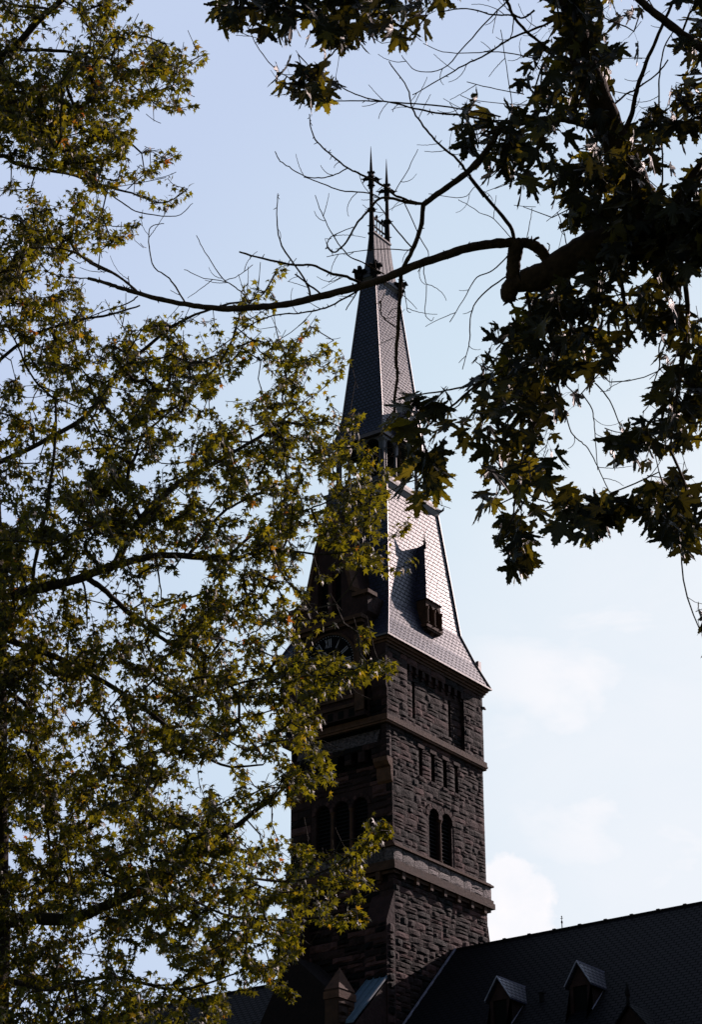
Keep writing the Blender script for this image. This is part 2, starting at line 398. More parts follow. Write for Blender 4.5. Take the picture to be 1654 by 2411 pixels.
# dark linings of the slots, so they read as openings
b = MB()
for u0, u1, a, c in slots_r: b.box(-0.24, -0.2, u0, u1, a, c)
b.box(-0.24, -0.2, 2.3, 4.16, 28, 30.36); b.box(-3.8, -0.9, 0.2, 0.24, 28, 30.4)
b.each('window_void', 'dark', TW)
for k in range(14):     # louvre boards deep in the belfry lights
    z = 28.15 + k * 0.15
    b = MB(); b.prism([(-0.2, 2.34, z), (-0.12, 2.34, z - 0.07), (-0.12, 2.34, z - 0.05), (-0.2, 2.34, z + 0.02)], (0, 1.78, 0)); b.build('louvre', 'iron', TW)
    b = MB(); b.prism([(-3.75, 0.2, z), (-3.75, 0.12, z - 0.07), (-3.75, 0.12, z - 0.05), (-3.75, 0.2, z + 0.02)], (2.8, 0, 0)); b.build('louvre', 'iron', TW)
# lintels
b = MB()
for u0, u1, a, c in slots_r: b.box(-0.1, 0.035, u0 - 0.1, u1 + 0.1, c + 0.005, c + 0.14, rng.uniform(0.3, 0.9)); b.box(-0.1, 0.03, u0 - 0.05, u1 + 0.05, a - 0.1, a - 0.005, rng.uniform(0.3, 0.8))
b.each('slot_lintel', 'stone', TW)
# twin round-headed window, side face
b = MB(); arch_plate(b, (-0.03, 0, 0), Y, X, 2.30, 4.16, 28.0, 30.36, [(2.80, 0.34, 28.06, 29.72), (3.66, 0.36, 28.06, 29.72)], 0.18)
voussoirs(b, rng, (0, 0, 0), Y, X, 2.80, 29.72, 0.36, 0.56, 0.02, 8); voussoirs(b, rng, (0, 0, 0), Y, X, 3.66, 29.72, 0.38, 0.58, 0.02, 8)
wr = b.build('arched_window', 'stone', TW); wr['label'] = 'twin round-headed window on the sunlit side face'
b = MB(); colonnette(b, -0.06, 3.225, 28.06, 29.72, 0.065, 0.9); b.each('colonnette', 'brown', wr)
# triple window, front face
b = MB(); ar = [(1.52, 0.33, 28.06, 29.72), (2.38, 0.34, 28.06, 29.72), (3.25, 0.33, 28.06, 29.72)]
arch_plate(b, (-4.72, 0.03, 0), X, -Y, 0.95, 3.80, 28.0, 30.4, ar, 0.18)
for q in ar: voussoirs(b, rng, (-4.72, 0, 0), X, -Y, q[0], q[3], q[1] + 0.02, q[1] + 0.16, 0.02, 8)
wf = b.build('arched_window', 'stone', TW); wf['label'] = 'triple round-headed window on the shaded front face'
for u in (1.95, 2.815):
    b = MB(); colonnette(b, -4.72 + u, 0.06, 28.06, 29.72, 0.065); b.each('colonnette', 'brown', wf)
# ---- upper stage, brought forward over the front
b = MB()
yF = -0.33
slots_u = [(1.60 + 0.33, 1.78 + 0.33, 33.4, 34.92), (4.12 + 0.33, 4.28 + 0.33, 33.4, 34.92)]
ashlar(b, rng, (0.045, yF, 0), Y, X, 1.08 + 0.33, 32.95, 36.0, bulge=0.022, course=(0.2, 0.36))
b.build('corner_stonework', 'stone', TW); b = MB()
ashlar(b, rng, (0.045, 5.04, 0), Y, X, 1.40, 32.95, 36.0, bulge=0.022, course=(0.2, 0.36))
b.build('corner_stonework', 'stone', TW); b = MB()
ashlar(b, rng, (0.045, 1.08, 0), Y, X, 3.96, 35.45, 36.0, bulge=0.03)
ashlar(b, rng, (-0.10, yF, 0), Y, X, 5.40, 32.95, 35.45, [(0, 1.41, 32, 36)] + slots_u, depth=0.10, bulge=0.022)

b.build('recessed_panel', 'stone', TW); b = MB()
ashlar(b, rng, (-4.765, yF, 0), X, -Y, 1.0, 32.95, 36.0, depth=0.3, bulge=0.03)
b.build('upper_wall', 'stone', TW); b = MB()
ashlar(b, rng, (-0.965, yF, 0), X, -Y, 1.01, 32.95, 36.0, depth=0.3, bulge=0.03)
b.build('upper_wall', 'stone', TW)
b = MB(); ashlar(b, rng, (0.0, yF, 0), Y, X, 0.33, 31.3, 32.6, bulge=0.03)
ashlar(b, rng, (-4.72, yF, 0), X, -Y, 4.72, 31.3, 31.95, [(0.6 + 0.62 * k, 0.9 + 0.62 * k, 31.0, 31.72) for k in range(6)], depth=0.33, bulge=0.02)
b.build('frieze_wall', 'stone', TW)
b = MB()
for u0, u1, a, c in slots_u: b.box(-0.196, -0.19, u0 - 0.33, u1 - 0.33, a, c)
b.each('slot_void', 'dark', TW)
# little corbel arcade at the head of the recessed panel
b = MB()
for k in range(9):
    y = 1.22 + k * 0.455; b.box(-0.1, 0.04, y, y + 0.16, 35.2, 35.445, 0.4); b.box(-0.1, -0.02, y + 0.02, y + 0.14, 35.08, 35.2, 0.4)
b.each('corbel_table', 'stone', TW)
# shoulders that carry the oversailing front corners
b = MB()
for x0, x1 in ((-0.62, 0.03), (-4.75, -4.1)):
    prof = [(0.02, 30.35), (-0.08, 30.45), (-0.12, 30.7), (-0.12, 30.95), (-0.22, 31.0), (-0.34, 31.15), (-0.35, 31.3), (0.02, 31.3)]
    b.prism([(x0, y, z) for y, z in prof], (x1 - x0, 0, 0), 0.9)
b.each('corner_corbel', 'brown', TW)
b = MB()
for x0, x1 in ((-0.6, 0.075), (-4.79, -4.2)):
    prof = [(yF, 33.6), (yF - 0.05, 33.7), (yF - 0.05, 33.95), (yF - 0.12, 34.1), (yF - 0.12, 36.0), (yF, 36.0)]
    b.prism([(x0, y, z) for y, z in prof], (x1 - x0, 0, 0), 0.5)
b.each('corner_pier', 'stone', TW)
# weathering course on the front and string courses
b = MB(); b.prism([(-4.2, yF, 31.95), (-4.2, -0.1, 32.52), (-4.2, 0.1, 32.52), (-4.2, 0.1, 31.95)], (3.75, 0, 0), 0.6)
b.build('weathering', 'dressed', TW)
b = MB()
b.ring(-4.72, 0.0, yF, 6.39, 0.10, 32.62, 32.70, 0.9); b.ring(-4.72, 0.0, yF, 6.39, 0.14, 32.705, 32.79, 0.8); b.ring(-4.72, 0.0, yF, 6.39, 0.12, 32.805, 32.95, 0.7)
b.build('string_course', 'brown', TW)
b = MB()
b.ring(-4.72, 0.0, 0, 6.39, 0.14, 31.95, 32.05, 0.4)
# ---- balcony band
b = MB()
b.ring(-4.72, 0.0, 0, 6.39, 0.10, 26.86, 26.98, 0.4); b.ring(-4.72, 0.0, 0, 6.39, 0.22, 26.985, 27.20, 0.55); b.ring(-4.72, 0.0, 0, 6.39, 0.18, 27.205, 27.33, 0.4)
bal = b.build('balcony', 'brown', TW)
b = MB()
for k in range(7):
    y = 0.35 + k * 0.93; b.box(0.0, 0.16, y, y + 0.18, 26.72, 26.975, rng.uniform(0.2, 0.9))
for k in range(5):
    x = -4.4 + k * 0.93; b.box(x, x + 0.2, -0.19, 0.0, 26.66, 26.975, 0.6); b.box(x + 0.02, x + 0.18, -0.11, 0, 26.54, 26.66, 0.4)
b.each('corbel', 'brown', bal)
b = MB()
ashlar(b, rng, (0.13, -0.13, 0), Y, X, 6.65, 27.335, 27.85, course=(0.5, 0.52), bl=(0.5, 0.95), depth=0.2, bulge=0.012, joint=0.03, tones=(0.0, 1))
ashlar(b, rng, (-4.85, -0.13, 0), X, -Y, 4.98, 27.335, 27.85, course=(0.5, 0.52), bl=(0.5, 0.95), depth=0.2, bulge=0.012, joint=0.03, tones=(0.0, 1))
b.build('parapet_panel', 'dressed', bal)
b = MB(); b.ring(-4.72, 0.0, 0, 6.39, 0.20, 27.855, 27.93, 0.9); b.ring(-4.72, 0.0, 0, 6.39, 0.12, 27.935, 28.0, 0.6)
b.build('coping', 'brown', bal)
# ---- foot of the shaft: battered corners
b = MB()
for (x0, x1) in ((-0.95, 0.03), (-4.75, -3.8)):
    b.prism([(x0, 0.02, 12), (x0, -0.5, 12), (x0, -0.52, 25.0), (x0, -0.2, 25.75), (x0, 0.02, 26.2)], (x1 - x0, 0, 0), 0.55)
b.each('buttress', 'stone', TW)
b = MB(); ashlar(b, rng, (0.035, -0.5, 0), Y, X, 0.5, 16, 24.95, depth=0.1, bulge=0.05); b.prism([(0.0, 6.38, 12), (0.0, 6.66, 12), (0.0, 6.66, 24.9), (0.0, 6.38, 26.3)], (-1.0, 0, 0), 0.5)
b.prism([(-4.71, -0.3, 12), (-5.05, -0.3, 12), (-5.02, -0.3, 25.3), (-4.71, -0.3, 26.0)], (0, 1.0, 0), 0.4)
b.build('buttress_face', 'stone', TW)
for x0 in (-0.95, -4.75):
    b = MB(); ashlar(b, rng, (x0, -0.53, 0), X, -Y, 0.95, 16, 24.95, depth=0.05, bulge=0.05); b.build('buttress_stone', 'stone', TW)
# ---- cornice
b = MB()
b.ring(-4.72, 0.0, yF, 6.39, 0.09, 35.72, 35.82, 0.5); b.ring(-4.72, 0.0, yF, 6.39, 0.15, 35.825, 35.92, 0.8); b.ring(-4.72, 0.0, yF, 6.39, 0.22, 35.925, 36.03, 0.9)
b.box(-4.7, -0.02, yF + 0.02, 6.37, 35.9, 36.02)
b.build('cornice', 'brown', TW)
b = MB(); b.tube([(0.0, 6.38, 35.25), (0.05, 6.5, 35.28), (0.07, 6.6, 35.24)], [0.09, 0.07, 0.03], 6); b.build('gargoyle', 'brown', TW)

# ---- lower roof
KX, KY, KZ = 1.95, 2.55, 38.2
b = MB()
b.frustum(CX, 3.04, (2.655, 3.64, 36.04), (2.655, 3.64, 36.12), cap=True)
p0 = (2.64, 3.62, 36.12); p1 = (2.30, 3.09, 37.05); p2 = (KX, KY, KZ); p3 = (1.45, 1.85, 43.5)
def rect(h): return [(CX + sx * h[0], CY + sy * h[1], h[2]) for sx, sy in ((-1, -1), (1, -1), (1, 1), (-1, 1))]
for a, c in ((p0, p1), (p1, p2), (p2, p3)):
    A, B = rect(a), rect(c)
    for k in range(4): b.poly([A[k], A[(k + 1) % 4], B[(k + 1) % 4], B[k]])
b.poly(rect(p3))
lr = b.build('lower_roof', 'slate', TW)
b = MB()
for sx, sy in ((-1, -1), (1, -1), (1, 1), (-1, 1)):
    b.tube([(CX + sx * (h[0] + 0.01), CY + sy * (h[1] + 0.01), h[2]) for h in (p0, p1, p2, p3)], 0.045, 6)
b.each('hip_roll', 'hip', lr)
b = MB(); b.frustum(CX, 3.04, (2.70, 3.685, 36.035), (2.70, 3.685, 36.10)); b.build('gutter', 'hip', lr)
b = MB()
for sx, sy in ((1, 1), (-1, 1)):
    b.box(CX + sx * 2.3 - 0.05, CX + sx * 2.3 + 0.08, CY + sy * 3.3 - 0.1, CY + sy * 3.3 + 0.1, 36.75, 37.25)
b.each('snow_guard', 'hip', lr)

# ---- slate-hung dormer on the sunlit side
def roof_x(z): return CX + (p2[0] + (p3[0] - p2[0]) * (z - KZ) / (p3[2] - KZ))
D = MB()
arch_plate(D, (0.0, 0, 0), Y, X, 2.53, 3.57, 37.62, 38.66, [(2.83, 0.2, 37.68, 38.3), (3.28, 0.2, 37.68, 38.3)], 0.18, 0.8)
D.box(-0.9, -0.001, 2.53, 2.60, 37.62, 38.66, 0.5); D.box(-0.9, -0.001, 3.50, 3.57, 37.62, 38.66, 0.5)
D.box(-0.6, 0.06, 2.48, 3.62, 37.50, 37.618, 0.9); D.box(-0.5, 0.02, 2.58, 3.52, 37.40, 37.498, 0.5)
D.prism([(-0.3, 2.95, 37.395), (-0.02, 2.95, 37.395), (-0.3, 2.95, 37.05)], (0, 0.2, 0), 0.6)
dm = D.build('dormer', 'brown', TW)
D = MB()
for y in (2.56, 3.055, 3.54): colonnette(D, 0.03, y, 37.65, 38.35, 0.05, 0.9)
D.each('colonnette', 'brown', dm)
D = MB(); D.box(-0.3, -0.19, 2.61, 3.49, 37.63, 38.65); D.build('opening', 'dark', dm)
D = MB(); e = [(-1.0, 2.48, 38.68), (0.07, 2.48, 38.68), (0.07, 3.62, 38.68), (-1.0, 3.62, 38.68)]; ap = (-0.36, 3.05, 41.35)
D.poly([e[0], e[1], ap]); D.poly([e[1], e[2], ap]); D.poly([e[2], e[3], ap]); D.poly([e[3], e[0], ap])
bk = (-1.1, 3.05, 41.2); D.poly([e[0], ap, bk]); D.poly([e[3], ap, bk]); D.poly(e)
dr = D.build('dormer_roof', 'slate', dm)
D = MB(); D.tube([(-0.35, 3.05, 41.15), (-0.35, 3.05, 41.45), (-0.35, 3.05, 41.46), (-0.35, 3.05, 42.05)], [0.07, 0.05, 0.035, 0.006], 6); D.tube([(-0.35, 2.93, 41.45), (-0.35, 3.17, 41.45)], 0.035, 5); D.build('finial', 'iron', dr)

# ---- clock and its stone gable
b = MB()
yG = -0.70
out2 = [(1.62, 33.0), (1.62, 36.0), (1.70, 37.05), (1.82, 37.2), (1.82, 37.95), (1.55, 38.12), (1.16, 38.3), (0.92, 39.25), (0.62, 40.5), (0.0, 42.2)]
# split at the openings: the pair of slits above, the dial below
def slab(pts, y0, dy, tone=0.45): b.prism([(CX + u, y0, z) for u, z in pts], (0, dy, 0), tone)
slab([(-1.62, 33.0), (1.62, 33.0), (1.62, 36.0), (1.70, 37.05), (-1.70, 37.05), (-1.62, 36.0)], yG, 1.3)
slab([(-1.82, 37.2), (-1.70, 37.055), (-0.56, 37.055), (-0.56, 38.28), (-1.16, 38.3), (-1.55, 38.12), (-1.82, 37.95)], yG, 2.4)
slab([(1.82, 37.2), (1.82, 37.95), (1.55, 38.12), (1.16, 38.3), (0.56, 38.28), (0.56, 37.055), (1.70, 37.055)], yG, 2.4)
slab([(-1.16, 38.305), (-0.56, 38.285), (-0.56, 39.45), (-0.87, 39.45), (-0.92, 39.25)], yG, 2.6)
slab([(1.16, 38.305), (0.92, 39.25), (0.87, 39.45), (0.56, 39.45), (0.56, 38.285)], yG, 2.6)
slab([(-0.87, 39.455), (0.87, 39.455), (0.62, 40.5), (0.0, 42.2), (-0.62, 40.5)], yG, 2.9)
slab([(-0.56, 37.055), (0.56, 37.055), (0.56, 37.35), (-0.56, 37.35)], yG + 0.01, 2.2)
slab([(-0.56, 39.2), (0.56, 39.2), (0.56, 39.455), (-0.56, 39.455)], yG + 0.01, 2.2)
slab([(-0.09, 37.35), (0.09, 37.35), (0.09, 39.2), (-0.09, 39.2)], yG + 0.04, 0.3, 0.8)
gb = b.build('clock_gable', 'stone', TW)
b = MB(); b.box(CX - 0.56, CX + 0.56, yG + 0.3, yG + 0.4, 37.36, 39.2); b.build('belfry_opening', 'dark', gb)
b = MB()
for s_ in (-1, 1):
    edge = [(1.62, 36.0), (1.72, 37.05), (1.84, 37.2), (1.84, 37.95), (1.55, 38.14), (1.18, 38.32), (0.94, 39.25), (0.64, 40.5), (0.0, 42.22)]
    for (u0, z0_), (u1, z1_) in zip(edge[3:], edge[4:]):
        w0 = 0.15
        b.prism([(CX + s_ * u0, yG - 0.09, z0_), (CX + s_ * u1, yG - 0.09, z1_), (CX + s_ * max(0, u1 - w0), yG - 0.09, z1_ - 0.10), (CX + s_ * (u0 - w0), yG - 0.09, z0_ - 0.10)], (0, 0.5, 0), 0.7)
    b.box(min(CX + s_ * 1.15, CX + s_ * 1.92), max(CX + s_ * 1.15, CX + s_ * 1.92), yG - 0.12, yG + 0.5, 37.90, 38.06, 0.8)
    b.box(min(CX + s_ * 1.2, CX + s_ * 1.62), max(CX + s_ * 1.2, CX + s_ * 1.62), yG - 0.06, yG + 0.2, 33.2, 36.3, 0.6)
b.box(CX - 1.72, CX + 1.72, yG - 0.32, yG + 0.1, 36.86, 37.02, 0.7); b.box(CX - 1.66, CX + 1.66, yG - 0.2, yG + 0.1, 36.72, 36.855, 0.5)
b.build('coping', 'brown', gb)
b = MB()
for k in range(5): b.box(CX - 1.1 + 0.5 * k, CX - 0.85 + 0.5 * k, yG - 0.012, yG, 33.05, 33.35, 0.2)
b.each('niche', 'dark', gb)
b = MB(); b.box(CX - 1.15, CX + 1.15, yG - 0.10, yG, 33.75, 33.9, 0.7); b.box(CX - 1.2, CX + 1.2, yG - 0.08, yG, 33.42, 33.55, 0.5); b.each('sill_course', 'brown', gb)
KC = Vector((CX - 0.02, yG - 0.05, 35.36)); KR = 1.22
b = MB(); n_ = 64
b.prism([(KC.x + KR * math.cos(2 * math.pi * k / n_), KC.y, KC.z + KR * math.sin(2 * math.pi * k / n_)) for k in range(n_)], (0, 0.12, 0))
ck = b.build('clock_face', 'dial', TW)
b = MB()
b.tube([(KC.x + (KR + 0.03) * math.cos(2 * math.pi * k / n_), KC.y, KC.z + (KR + 0.03) * math.sin(2 * math.pi * k / n_)) for k in range(n_ + 1)], 0.06, 6); b.build('bezel', 'brown', ck)
b = MB()
b = MB()
for k in range(60):
    a = 2 * math.pi * k / 60; c = KC + Vector((math.sin(a), 0, math.cos(a))) * (KR - 0.06); r_ = 0.018
    b.prism([(c.x - r_, c.y - 0.004, c.z - r_), (c.x + r_, c.y - 0.004, c.z - r_), (c.x + r_, c.y - 0.004, c.z + r_), (c.x - r_, c.y - 0.004, c.z + r_)], (0, 0.004, 0))
b.each('minute_mark', 'numeral', ck)
b = MB()
ROM = {1: 'I', 2: 'II', 3: 'III', 4: 'IIII', 5: 'V', 6: 'VI', 7: 'VII', 8: 'VIII', 9: 'IX', 10: 'X', 11: 'XI', 12: 'XII'}
def stroke(a, u0, r0, u1, r1, w=0.022):
    t = Vector((math.cos(a), 0, -math.sin(a))); d = Vector((math.sin(a), 0, math.cos(a)))
    P = [KC + t * (u0 - w) + d * r0, KC + t * (u0 + w) + d * r0, KC + t * (u1 + w) + d * r1, KC + t * (u1 - w) + d * r1]
    b.prism([(p.x, p.y - 0.005, p.z) for p in P], (0, 0.005, 0))
b = MB()
for h_, s_ in ROM.items():
    a = 2 * math.pi * h_ / 12; ri, ro = 0.70, 1.06
    wd = {'I': 0.085, 'V': 0.16, 'X': 0.16}; tot = sum(wd[c] for c in s_); x = -tot / 2
    for c in s_:
        m_ = x + wd[c] / 2
        if c == 'I': stroke(a, m_, ri, m_, ro)
        if c == 'V': stroke(a, m_, ri, m_ - 0.06, ro, 0.02); stroke(a, m_, ri, m_ + 0.06, ro, 0.012)
        if c == 'X': stroke(a, m_ + 0.055, ri, m_ - 0.055, ro, 0.02); stroke(a, m_ - 0.055, ri, m_ + 0.055, ro, 0.012)
        x += wd[c]
    b.build('numeral', 'numeral', ck); b = MB()
for ang, ln, w_ in ((R(318), 0.55, 0.035), (R(200), 0.85, 0.022)):
    b = MB(); d = Vector((math.sin(ang), 0, math.cos(ang))); t = Vector((math.cos(ang), 0, -math.sin(ang)))
    b.prism([tuple(KC + Vector((0, -0.02, 0)) + q) for q in (t * w_ - d * 0.12, t * w_ + d * ln * 0.6, d * ln, -t * w_ + d * ln * 0.6, -t * w_ - d * 0.12)], (0, 0.01, 0)); b.build('hand', 'iron', ck)

# ---- open belvedere
b = MB()
b.frustum(CX, CY, (1.47, 1.88, 43.40), (1.53, 1.94, 43.62)); b.frustum(CX, CY, (1.56, 1.97, 43.625), (1.57, 1.98, 43.76)); b.frustum(CX, CY, (1.45, 1.86, 43.785), (1.42, 1.83, 44.0))
for sx, sy in ((-1, -1), (1, -1), (1, 1), (-1, 1)):
    x, y = CX + sx * 1.56, CY + sy * 1.97; b.tube([(x, y, 43.7), (x + sx * 0.06, y + sy * 0.06, 43.76), (x + sx * 0.09, y + sy * 0.09, 43.9)], [0.06, 0.05, 0.015], 5)
b.build('belvedere_cornice', 'lead', TW)
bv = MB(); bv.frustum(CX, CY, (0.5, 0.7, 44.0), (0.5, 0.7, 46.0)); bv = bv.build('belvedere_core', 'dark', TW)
b = MB()
for sx, sy in ((-1, -1), (1, -1), (1, 1), (-1, 1)):
    for dx, dy in ((0, 0), (0.16, 0), (0, 0.16)):
        colonnette(b, CX + sx * (1.15 - dx), CY + sy * (1.6 - dy), 44.0, 45.75, 0.055)
for sy in (-1, 1): colonnette(b, CX, CY + sy * 1.6, 44.0, 45.75, 0.06)
for sx in (-1, 1):
    for yy in (-0.75, 0.75): colonnette(b, CX + sx * 1.15, CY + yy, 44.0, 45.75, 0.06)
b.each('belvedere_post', 'lead', TW)
b = MB()
for sx in (-1, 1):
    arch_plate(b, (CX + sx * 1.19, CY, 0), Y, X * sx, -1.66, 1.66, 45.3, 46.0, [(-1.15, 0.36, 45.3, 45.45), (1.15, 0.36, 45.3, 45.45), (0, 0.6, 45.3, 45.35)], 0.1)
for sy in (-1, 1): arch_plate(b, (CX, CY + sy * 1.64, 0), X, Y * sy, -1.19, 1.19, 45.3, 46.0, [(-0.58, 0.45, 45.3, 45.4), (0.58, 0.45, 45.3, 45.4)], 0.1)
b.frustum(CX, CY, (1.18, 1.62, 46.0), (1.18, 1.62, 46.05))
b.build('belvedere_arcade', 'lead', TW)
# ---- upper roof
b = MB()
u0 = (1.24, 1.80, 46.08); u1 = (1.08, 1.55, 46.75); u2 = (0.985, 1.42, 47.5); u3 = (0.33, 0.88, 54.1)
b.frustum(CX, CY, (1.24, 1.80, 45.98), u0)
for a, c in ((u0, u1), (u1, u2), (u2, u3)):
    A, B = rect(a), rect(c)
    for k in range(4): b.poly([A[k], A[(k + 1) % 4], B[(k + 1) % 4], B[k]])
ur = b.build('upper_roof', 'slate_up', TW)
b = MB()
for sx, sy in ((-1, -1), (1, -1), (1, 1), (-1, 1)):
    b.tube([(CX + sx * (h[0] + 0.005), CY + sy * (h[1] + 0.005), h[2]) for h in (u0, u1, u2, u3)], 0.035, 6)
b.each('hip_roll', 'hip', ur)
b = MB(); b.ring(CX - 1.2, CX + 1.2, CY - 1.76, CY + 1.76, 0.07, 45.92, 46.07); b.build('gutter', 'hip', ur)
# arched dormer breaking the eave
b = MB()
arch_plate(b, (-0.86, CY, 0), Y, X, -0.62, 0.62, 45.95, 46.95, [(0, 0.38, 46.0, 46.45)], 0.2)
for s_ in (-1, 1):
    b.tube([(-0.84, CY + s_ * 0.66, 46.0), (-0.84, CY + s_ * 0.64, 46.5), (-0.84, CY + s_ * 0.46, 46.9), (-0.84, CY + s_ * 0.16, 47.3), (-0.84, CY, 47.7)], 0.055, 6)
b.poly([(-0.86, CY - 0.62, 46.95), (-0.86, CY + 0.62, 46.95), (-0.86, CY, 47.65)])
for s_ in (-1, 1): b.poly([(-0.86, CY + s_ * 0.66, 45.95), (-1.5, CY + s_ * 0.66, 45.95), (-1.5, CY + s_ * 0.62, 46.95), (-0.86, CY + s_ * 0.62, 46.95)])
ad = b.build('arched_dormer', 'hip', TW)
b = MB()
for s_ in (-1, 1): b.poly([(-0.88, CY + s_ * 0.68, 46.9), (-1.6, CY + s_ * 0.68, 46.9), (-1.6, CY, 47.72), (-0.88, CY, 47.72)])
b.build('dormer_roof', 'slate', ad)
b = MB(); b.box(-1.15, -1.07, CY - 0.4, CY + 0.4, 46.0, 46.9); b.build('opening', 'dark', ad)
# ---- collar, cap and cresting
b = MB()
b.frustum(CX, CY, (0.345, 0.90, 53.98), (0.42, 0.97, 54.12)); b.frustum(CX, CY, (0.45, 1.0, 54.125), (0.45, 1.0, 54.24)); b.frustum(CX, CY, (0.38, 0.93, 54.245), (0.30, 0.85, 54.5))
for q0, q1 in (((0.30, 0.83, 54.5), (0.20, 0.70, 55.5)), ((0.20, 0.70, 55.5), (0.12, 0.63, 56.5))): b.frustum(CX, CY, q0, q1)
b.box(CX - 0.16, CX + 0.16, CY - 0.68, CY + 0.68, 56.5, 56.58)
for yy in (-0.4, -0.13, 0.13, 0.4): b.tube([(CX + 0.30, CY + yy * 1.25, 54.5), (CX + 0.20, CY + yy * 1.05, 55.5), (CX + 0.12, CY + yy, 56.5)], 0.014, 4)
b.build('spire_cap', 'lead', TW)
def leafball(b, x, y, z, r):
    for k in range(5):
        a = k * 1.257 + 0.3; q = (x + math.cos(a) * r, y + math.sin(a) * r, z + 0.3 * r * math.sin(k * 2.1))
        b.tube([(x, y, z - r * 0.3), q, (q[0] + math.cos(a) * r * 0.35, q[1] + math.sin(a) * r * 0.35, q[2] - r * 0.45)], [r * 0.5, r * 0.45, r * 0.08], 5)
for sx, sy in ((-1, -1), (1, -1), (1, 1), (-1, 1)):
    b = MB()
    x, y = CX + sx * 0.46, CY + sy * 1.01
    x -= sx * 0.05; y -= sy * 0.05
    leafball(b, x, y, 54.55, 0.25); leafball(b, x - sx * 0.03, y - sy * 0.03, 54.2, 0.19)
    b.tube([(x - sx * 0.06, y - sy * 0.06, 53.7), (x - sx * 0.02, y - sy * 0.02, 54.0), (x, y, 54.5)], [0.05, 0.13, 0.12], 6)
    b.build('crocket', 'iron', TW)
def spike(sy):
    b = MB(); y = CY + sy * 0.6; x = CX
    b.tube([(x, y, 55.6), (x, y, 56.6), (x, y, 57.6), (x, y, 57.68), (x, y, 57.76), (x, y, 57.84), (x, y, 59.0), (x, y, 59.1), (x, y, 59.55), (x, y, 59.7), (x, y, 61.05)],
           [0.14, 0.13, 0.10, 0.19, 0.19, 0.09, 0.075, 0.13, 0.13, 0.075, 0.008], 7)
    for zz, r_ in ((57.72, 0.27), (56.9, 0.2)):
        for k in range(4):
            a = k * math.pi / 2 + 0.5; b.tube([(x, y, zz), (x + math.cos(a) * r_, y + math.sin(a) * r_, zz + 0.03)], [0.06, 0.012], 5)
    for k in range(4):
        a = k * math.pi / 2 + 0.62
        for zz, r_, t_ in ((59.3, 0.36, 0.11),):
            cx_, cy_ = math.cos(a), math.sin(a)
            b.tube([(x, y, zz), (x + cx_ * r_ * 0.6, y + cy_ * r_ * 0.6, zz + 0.05), (x + cx_ * r_, y + cy_ * r_, zz - 0.02)], [0.03, t_, 0.05], 6)
            for da in (-0.45, 0.45):
                b.tube([(x + cx_ * r_ * 0.75, y + cy_ * r_ * 0.75, zz), (x + math.cos(a + da) * r_ * 1.15, y + math.sin(a + da) * r_ * 1.15, zz - 0.08)], [0.05, 0.015], 5)
            b.tube([(x + cx_ * r_ * 0.8, y + cy_ * r_ * 0.8, zz), (x + cx_ * r_ * 1.35, y + cy_ * r_ * 1.35, zz + 0.04)], [0.05, 0.01], 5)
    leafball(b, x, y, 59.66, 0.14); leafball(b, x, y, 58.98, 0.13)
    return b.build('finial', 'iron', TW)
spike(-1); spike(1)
b = MB()
b.box(CX - 0.03, CX + 0.03, CY - 0.55, CY + 0.55, 57.36, 57.46); b.box(CX - 0.03, CX + 0.03, CY - 0.55, CY + 0.55, 56.95, 57.01)
for k in range(5):
    y = CY - 0.42 + 0.21 * k; b.tube([(CX, y, 56.55), (CX, y, 57.4)], 0.025, 5)
    if k % 2: b.tube([(CX, y, 57.46), (CX, y, 57.52), (CX, y, 57.6), (CX, y, 57.68)], [0.02, 0.06, 0.06, 0.01], 6); b.tube([(CX, y - 0.1, 56.62), (CX, y - 0.1, 56.8)], [0.06, 0.03], 6)
b.build('cresting', 'iron', TW)

# ================================================================== the hall
YR, ZR, SL = 3.9, 24.84, 0.994
HL = thing('hall_building', 'long dark stone hall with a steep slate roof below the clock tower', 'building', (5.0, 3.0, 0))
def rz(y): return ZR - SL * abs(y - YR)
b = MB()
YE = -3.6
for x0, x1 in ((0.02, 34.0), (-30.0, -4.8)):
    b.poly([(x0, YE, rz(YE)), (x1, YE, rz(YE)), (x1, YR, ZR), (x0, YR, ZR)]); b.poly([(x0, YR, ZR), (x1, YR, ZR), (x1, 11.4, rz(11.4)), (x0, 11.4, rz(11.4))])
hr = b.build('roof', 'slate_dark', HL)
b = MB()
for x0, x1 in ((0.02, 34.0), (-30.0, -4.8)):
    b.tube([(x0, YR, ZR + 0.02), (x1, YR, ZR + 0.02)], 0.045, 6)
    k = x0 + 1.1
    while k < x1: b.box(k, k + 0.12, YR - 0.05, YR + 0.05, ZR + 0.03, ZR + 0.085); k += 1.07
b.build('ridge_cap', 'iron', HL)
b = MB(); 
yy = YR - 0.03
while yy > YE:     # stepped flashing where the roof meets the tower
    b.prism([(0.06, yy - 0.235, rz(yy - 0.235) + 0.02), (0.06, yy, rz(yy) + 0.02), (0.06, yy, rz(yy) + 0.09), (0.06, yy - 0.235, rz(yy - 0.235) + 0.09)], (0.05 + 0.02 * (int(yy * 4) % 2), 0, 0)); yy -= 0.25
b.build('flashing', 'flash', HL)
b = MB(); yy = YR - 0.03
while yy > YE: b.box(-5.15, -5.05, yy - 0.24, yy, rz(yy - 0.12) - 0.10, rz(yy - 0.12) + 0.07); yy -= 0.25
b.build('flashing', 'flash', HL)
b = MB()
for x0, x1 in ((0.1, 33.6), (-29.6, -4.9)): b.box(x0, x1, -3.2, 11.0, 0, rz(YE) + 0.3)
b.build('wall', 'stone', HL)
b = MB(); x = 4.72
